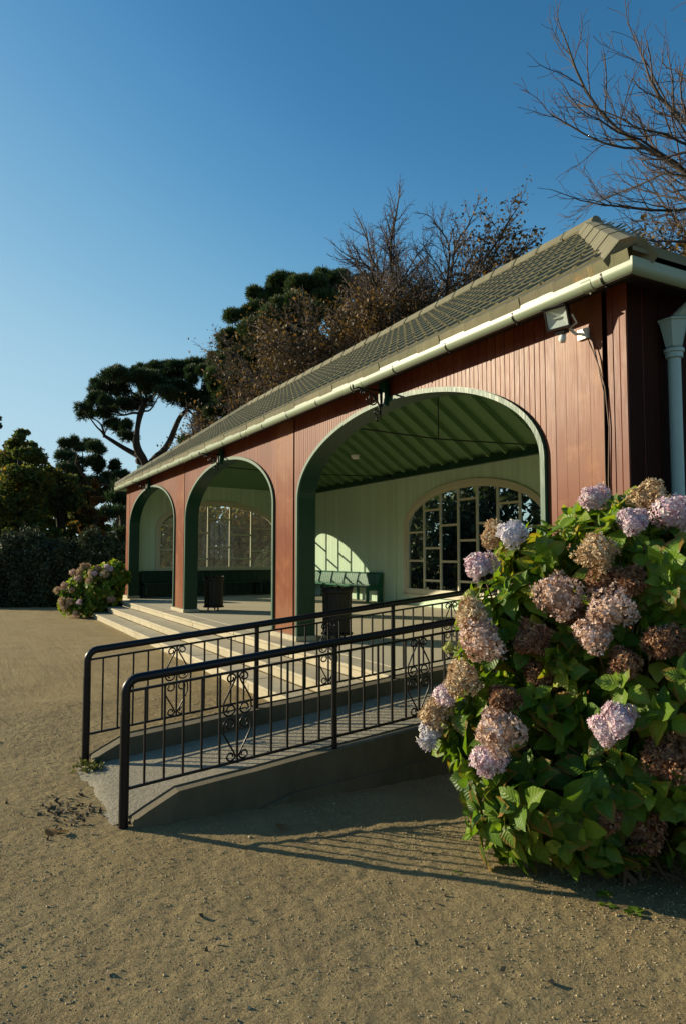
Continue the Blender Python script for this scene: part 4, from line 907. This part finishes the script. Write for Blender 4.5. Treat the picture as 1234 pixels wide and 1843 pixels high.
def pine(name, label, base, trunk, limbs, pads, Z, seed, mat, size, dens, sq=.5):
    rng = np.random.default_rng(seed); th = thing(name, label, 'tree', tuple(base)); g = G(); tt_ = A(*trunk)
    b = A(*base); g.tube([b, b*.5+tt_*.5+rng.normal(0, .2, 3)*A(1,1,0), tt_], [limbs[0]*1.2, limbs[0], limbs[0]*.8], 10)
    fol = G(); cs = [at(x, y, Z+rng.normal(0, 1.4)) for x, y, _, _ in pads]; cen = np.array(cs)
    pick = [int(np.argmin(cen[:,2]))]
    while len(pick) < min(6, len(pads)): pick.append(int(np.argmax(np.min(np.linalg.norm(cen[:,None]-cen[None,pick], axis=2), axis=1))))
    forks = []
    for i in pick:
        e = cen[i]*.72+tt_*.28; e[2] -= .5; m = tt_*.55+e*.45+A(rng.normal(0,.5), rng.normal(0,.5), -.25*abs(e[2]-tt_[2])*.6)
        q_ = chaikin([tt_-A(0,0,1.0), tt_*.85+m*.15, m, m*.4+e*.6+rng.normal(0,.25,3), e], 3); g.tube(q_, taper(q_, limbs[1]*1.05, limbs[1]*.35), 7); forks += [m, e]
    forks = np.array(forks)
    for (x, y, rx, ry), c in zip(pads, cs):
        k = Z/FPX; n = int(dens*rx*ry/100)+20; nsub = max(4, int(rx/(3.2 if sq > .6 else 4.5)))
        f0 = forks[int(np.argmin(np.linalg.norm(forks-c, axis=1)+1.5*np.maximum(0, forks[:,2]-c[2])))]; m = (f0+c)/2+rng.normal(0,.3,3)-A(0,0,.3)
        q_ = chaikin([f0, f0*.6+m*.4+A(0,0,.1), m, c], 2); g.tube(q_, taper(q_, limbs[1]*.34, limbs[1]*.10), 5)
        for q in range(nsub):
            o_ = A(rng.uniform(-1,1), rng.uniform(-1,1), 0); cc = c+A(-math.cos(YAW), math.sin(YAW), 0)*rng.uniform(-.9,.9)*rx*k+A(math.sin(YAW), math.cos(YAW), 0)*rng.uniform(-.6,.6)*rx*k+A(0,0,1)*rng.uniform(-.5,.6)*ry*k
            rr = rng.uniform(.14, .46)*rx*k; rr = min(max(rr, .22), 1.1); pineclump(fol, cc, (rr, rr, max(.3, rr*sq)), max(14, n//nsub), size, rng)
    g.build('trunk', PBARK.m, th, smooth=True); fol.build('crown', mat.m, th); return th
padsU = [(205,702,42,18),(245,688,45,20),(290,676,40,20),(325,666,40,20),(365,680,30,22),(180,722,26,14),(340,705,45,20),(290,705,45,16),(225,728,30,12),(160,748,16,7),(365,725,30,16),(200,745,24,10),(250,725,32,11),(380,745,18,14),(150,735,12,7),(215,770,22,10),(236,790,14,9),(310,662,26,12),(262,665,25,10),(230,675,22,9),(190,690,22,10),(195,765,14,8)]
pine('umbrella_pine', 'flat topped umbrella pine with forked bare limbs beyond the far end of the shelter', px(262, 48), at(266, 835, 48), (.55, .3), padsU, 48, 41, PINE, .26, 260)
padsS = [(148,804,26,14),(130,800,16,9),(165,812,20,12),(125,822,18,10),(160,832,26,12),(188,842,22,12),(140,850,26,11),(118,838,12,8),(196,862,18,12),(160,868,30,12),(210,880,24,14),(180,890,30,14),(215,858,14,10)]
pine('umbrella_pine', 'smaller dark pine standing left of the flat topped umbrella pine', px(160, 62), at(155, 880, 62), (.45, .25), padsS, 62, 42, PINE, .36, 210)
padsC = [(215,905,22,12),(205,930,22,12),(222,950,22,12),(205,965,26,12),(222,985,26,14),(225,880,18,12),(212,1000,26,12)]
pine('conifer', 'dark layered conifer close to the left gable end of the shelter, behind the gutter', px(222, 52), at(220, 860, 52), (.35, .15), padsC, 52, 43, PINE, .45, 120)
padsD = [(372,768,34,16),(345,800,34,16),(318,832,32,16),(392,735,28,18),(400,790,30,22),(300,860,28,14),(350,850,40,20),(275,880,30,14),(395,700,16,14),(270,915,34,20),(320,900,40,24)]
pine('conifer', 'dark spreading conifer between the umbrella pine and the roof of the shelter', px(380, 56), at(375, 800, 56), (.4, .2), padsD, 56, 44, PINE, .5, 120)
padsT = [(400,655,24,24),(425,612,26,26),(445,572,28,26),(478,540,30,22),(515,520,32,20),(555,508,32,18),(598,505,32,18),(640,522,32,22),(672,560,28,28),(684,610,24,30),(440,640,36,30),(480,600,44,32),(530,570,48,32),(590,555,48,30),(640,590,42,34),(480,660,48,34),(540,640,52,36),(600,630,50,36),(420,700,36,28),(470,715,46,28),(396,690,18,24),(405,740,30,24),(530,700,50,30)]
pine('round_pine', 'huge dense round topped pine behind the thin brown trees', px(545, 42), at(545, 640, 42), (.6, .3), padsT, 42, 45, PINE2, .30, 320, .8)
# autumn trees, hedge
def leafy(name, label, base, trunk_r, blobs, Z, seed, mat, size, n, cat='tree', trunk=True):
    rng = np.random.default_rng(seed); th = thing(name, label, cat, tuple(base)); g = G(); fol = G()
    for (x, y, rx, ry) in blobs:
        c = at(x, y, Z+rng.normal(0, .8)); k = Z/FPX; m = int(n*rx*ry/400)+30
        if trunk: g.tube([A(*base), A(*base)*.4+c*.6-A(0,0,.5), c], [trunk_r, trunk_r*.5, trunk_r*.15], 6)
        ns = max(3, int(rx*ry/120))
        for q in range(ns):
            d = nrm(rng.normal(size=3)); cc = c+d*A(rx*k, rx*k, ry*k)*rng.uniform(.3, .85); rr = rng.uniform(.3, .5)*min(rx, ry)*k
            D = nrm(rng.normal(size=(m//ns+8, 3)))*rng.uniform(.5, 1.05, (m//ns+8, 1)); P = cc+D*rr*A(1,1,.8)
            cards(fol, P, size, rng, rn=np.clip(rng.beta(2,2.6,len(P))+rng.normal(0,.12)+.12*D[:,2], 0, 1))
    if trunk: g.build('trunk', PBARK.m, th, smooth=True)
    fol.build('crown', mat.m, th); return th
leafy('autumn_tree', 'dark round tree turning orange at the left edge, behind the hedge', px(30, 30), .2, [(35,800,30,28),(15,850,45,45),(55,850,45,45),(30,910,60,50),(75,900,50,45),(0,930,50,50),(60,955,60,35),(40,780,14,16),(-20,880,40,60)], 30, 51, AUT, .13, 900)
leafy('autumn_tree', 'dark green tree between the left edge tree and the orange one', px(125, 33), .18, [(110,870,35,35),(140,890,40,35),(105,920,45,40),(150,930,40,40),(120,965,55,30),(165,965,35,30),(95,840,18,16)], 33, 52, AUT, .13, 900)
leafy('autumn_tree', 'slim orange leaved tree by the far end of the shelter', px(180, 30), .05, [(170,872,9,10),(164,890,13,16),(174,905,12,18),(166,925,20,22),(180,940,18,22),(168,960,24,22),(190,975,24,16),(158,985,26,14),(150,950,18,20)], 30, 53, ORG, .16, 620)
leafy('bare_shrub', 'dark leafy treetop rising at the very left edge above the orange tree', px(-8, 36), .15, [(-6,760,10,26),(-14,800,18,40),(18,800,12,24),(-10,850,22,40)], 36, 54, HEDGE, .2, 300)
th = thing('clipped_hedge', 'low dark evergreen hedge along the far edge of the gravel, left of the shelter', 'hedge', tuple(px(80, 23))); rng = np.random.default_rng(55); fol = G(); stem = G()
n = 26000; a = rng.uniform(-60, 250, n); t = rng.uniform(0, 1, n); zt_ = 2.0+.25*np.sin(a*.05)+.15*np.sin(a*.17+1)+.1*np.sin(a*.41); rr = rng.uniform(0, 1, n)
face = rng.random(n) < .6; dep = np.where(face, rng.normal(0, .12, n), rng.uniform(0, 1.3, n)); zz_ = np.where(face, rng.uniform(0, 1, n)*zt_, zt_+rng.normal(0, .1, n))
X0, X1 = px(-60, 22.6), px(250, 22.9); P = X0+(X1-X0)*((a+60)/310)[:,None]+nrm(A(math.sin(YAW), math.cos(YAW), 0))*dep[:,None]+A(0,0,1)*zz_[:,None]
P += nrm(A(math.sin(YAW), math.cos(YAW), 0))*(.2*np.sin(a*.13)*np.sin(zz_*2.3))[:,None]
cards(fol, P, .075, rng, rn=np.clip(rng.beta(2,3,n), 0, 1)); fol.build('foliage', HEDGE.m, th)
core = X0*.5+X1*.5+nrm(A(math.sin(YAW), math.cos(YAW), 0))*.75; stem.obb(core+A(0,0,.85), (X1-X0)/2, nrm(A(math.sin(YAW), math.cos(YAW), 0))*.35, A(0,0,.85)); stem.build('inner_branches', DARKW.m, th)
# planting seen through the windows
def bank(name, label, u0, u1, v0, v1, h, n, mat, size, seed, cat='bush'):
    rng = np.random.default_rng(seed); th = thing(name, label, cat, ((u0+u1)/2, (v0+v1)/2, 0)); fol = G(); g = G(); k = max(4, int((u1-u0)*(v1-v0)*1.2))
    for q in range(k):
        c = A(rng.uniform(u0, u1), rng.uniform(v0, v1), 0); H_ = h*rng.uniform(.65, 1.05); r = rng.uniform(.5, .95); m = n//k
        D = nrm(rng.normal(size=(m,3)))*rng.uniform(.6, 1.05, (m,1)); P = c+D*A(r*1.2, r*1.2, H_*.5)+A(0,0,H_*.52)
        cards(fol, P, size, rng, rn=np.clip(rng.beta(2,2.4,m)+rng.normal(0,.12), 0, 1)); g.tube([c, c+A(.1,.1,H_*.5), c+A(.05,-.1,H_*.8)], [.05,.03,.01], 5)
    g.build('stems', BARK.m, th); fol.build('foliage', mat.m, th); return th
bank('autumn_shrub', 'golden brown shrubs outside the far end window', 25.6, 30.0, 6.2, 13.0, 4.6, 14000, GOLD, .17, 61)
bank('laurel_hedge', 'dark laurel hedge behind the window in the back wall', 8.0, 22.5, 12.3, 14.0, 4.5, 20000, BACKH, .16, 62, 'hedge')
o = G(); rng = np.random.default_rng(63); P = []  # unseen trees, added to block the bright sky mirrored in the panes
for q in range(80):
    t = rng.uniform(0, 1); c = A(48+22*t+rng.normal(0, 3), -4-48*t+rng.normal(0, 3), 0); h = rng.uniform(7, 9.5); m = 300
    D = nrm(rng.normal(size=(m,3)))*rng.uniform(.5, 1.05, (m,1)); P.append(c+D*A(3.0, 3.0, h*.5)+A(0,0,h*.5))
for q in range(110):
    c = A(rng.uniform(-50, 75), rng.uniform(-62, -48), 0); h = rng.uniform(8, 12); m = 260
    D = nrm(rng.normal(size=(m,3)))*rng.uniform(.5, 1.05, (m,1)); P.append(c+D*A(3.2, 3.2, h*.5)+A(0,0,h*.5))
cards(o, np.concatenate(P), .8, rng); q = o.build('added_treeline', HEDGE.m); q['kind'] = 'stuff'; q['label'] = 'unseen dark line of trees, added to darken the reflections in the window panes'

# ---------------------------------------------------------------- small things on the ground
def weed(x, y, n, L, seed, label, flat=False):
    rng = np.random.default_rng(seed); d = ray(x, y); p = d*(-CH/d[2])+A(0,0,CH); p[2] = gz(p[0:1], p[1:2])[0]; g = G(); pp, dd, nn_, LL = [], [], [], []
    for k in range(n):
        a = k*2.4+rng.normal(0,.3); e = rng.uniform(.15, .5) if flat else rng.uniform(.3, 1.3); R_ = A(math.cos(a), math.sin(a), 0); h = 0.005 if flat else rng.uniform(0, L*1.6)
        dd.append(R_*math.cos(e)+A(0,0,math.sin(e))); nn_.append(A(0,0,math.cos(e))-R_*math.sin(e)); pp.append(p+R_*.01+A(0,0,h)); LL.append(L*rng.uniform(.6,1.2))
    th = thing('weed', label, 'weed', tuple(p), 'weeds growing in the gravel')
    leaves(g, np.array(pp), np.array(dd), np.array(nn_), np.array(LL), rng.uniform(.3,.8,n), np.zeros(n), rng); g.build('leaves', HLEAF.m, th, smooth=True)
    if not flat:
        g = G(); g.tube([p, p+A(.01,0,L*.8), p+A(.0,.01,L*1.7)], .003, 5); g.build('stem', STEM.m, th)
weed(905, 1562, 16, .055, 71, 'upright leafy weed in the gravel under the tall hydrangea')
weed(1140, 1645, 9, .05, 72, 'flat rosette weed in the gravel near the right edge of the photo', True)
weed(1092, 1633, 7, .035, 73, 'small weed left of the flat rosette weed', True)
weed(1088, 1612, 8, .035, 74, 'tiny weed at the edge of the bush shadow', True)
weed(823, 1572, 6, .02, 76, 'tiny sprig on the gravel left of the upright weed', True)
weed(262, 1470, 6, .03, 77, 'tiny sprig growing at the foot of the near kerb')
rng = np.random.default_rng(75); d = ray(164, 1386); p = d*(-CH/d[2])+A(0,0,CH); n = 260; g = G(); C_ = p+rng.normal(0, 1, (n,3))*A(.07,.05,0)+A(0,0,.015); C_[:,2] += rng.uniform(0, .035, n); cards(g, C_, .022, rng)
o = g.build('moss', foliage('moss', [(0, (.05,.06,.015)), (1, (.14,.15,.04))], .3).m, loc=tuple(p)); o['kind'] = 'stuff'; o['label'] = 'yellow green tuft of moss at the foot of the far railing post'
n = 130; rng = np.random.default_rng(81); cx = np.concatenate([rng.normal(118, 34, n), rng.uniform(0, 1234, 30)]); cy = np.concatenate([1462+rng.normal(0, 14, n), rng.uniform(1400, 1800, 30)]); C_ = []
for x, y in zip(cx, cy):
    d = ray(x, y); q = d*(-CH/d[2])+A(0,0,CH); q[2] = gz(q[0:1], q[1:2])[0]+.006; C_.append(q)
g = G(); cards(g, np.array(C_), .022, rng, 1.8, .5, (0,0,1.6)); o = g.build('leaf_litter', LITTER.m); o['kind'] = 'stuff'; o['label'] = 'dark bits of bark and dead leaf scattered on the gravel before the ramp'
def dead_leaf(x, y, L, seed, label, z=None):
    rng = np.random.default_rng(seed); d = ray(x, y); zz = z if z is not None else 0; p = d*((zz-CH)/d[2])+A(0,0,CH); g = G(); a = rng.uniform(0, 6.28)
    leaves(g, np.array([[0,0,.012]]), np.array([[math.cos(a), math.sin(a), .15]]), np.array([[.2,.1,1]]), np.array([L]), np.array([.9]), np.array([1.]), rng)
    for q in g.v: q += p
    tag(g.build('dead_leaf', BROWN.m, loc=tuple(p), smooth=True), label, 'leaf')
dead_leaf(92, 1496, .10, 1, 'curled brown leaf on the gravel below the dark litter patch'); dead_leaf(104, 1503, .07, 2, 'pale curled leaf right beside the brown one on the gravel')
dead_leaf(505, 1496, .09, 3, 'brown leaf lying in the shadow of the ramp wall'); dead_leaf(238, 1143, .14, 4, 'brown leaf on the gravel before the lowest step')
dead_leaf(1180, 1568, .11, 5, 'brown leaf under the right side of the tall hydrangea')
for o in bpy.data.objects:
    if 'o_' in o: del o['o_']
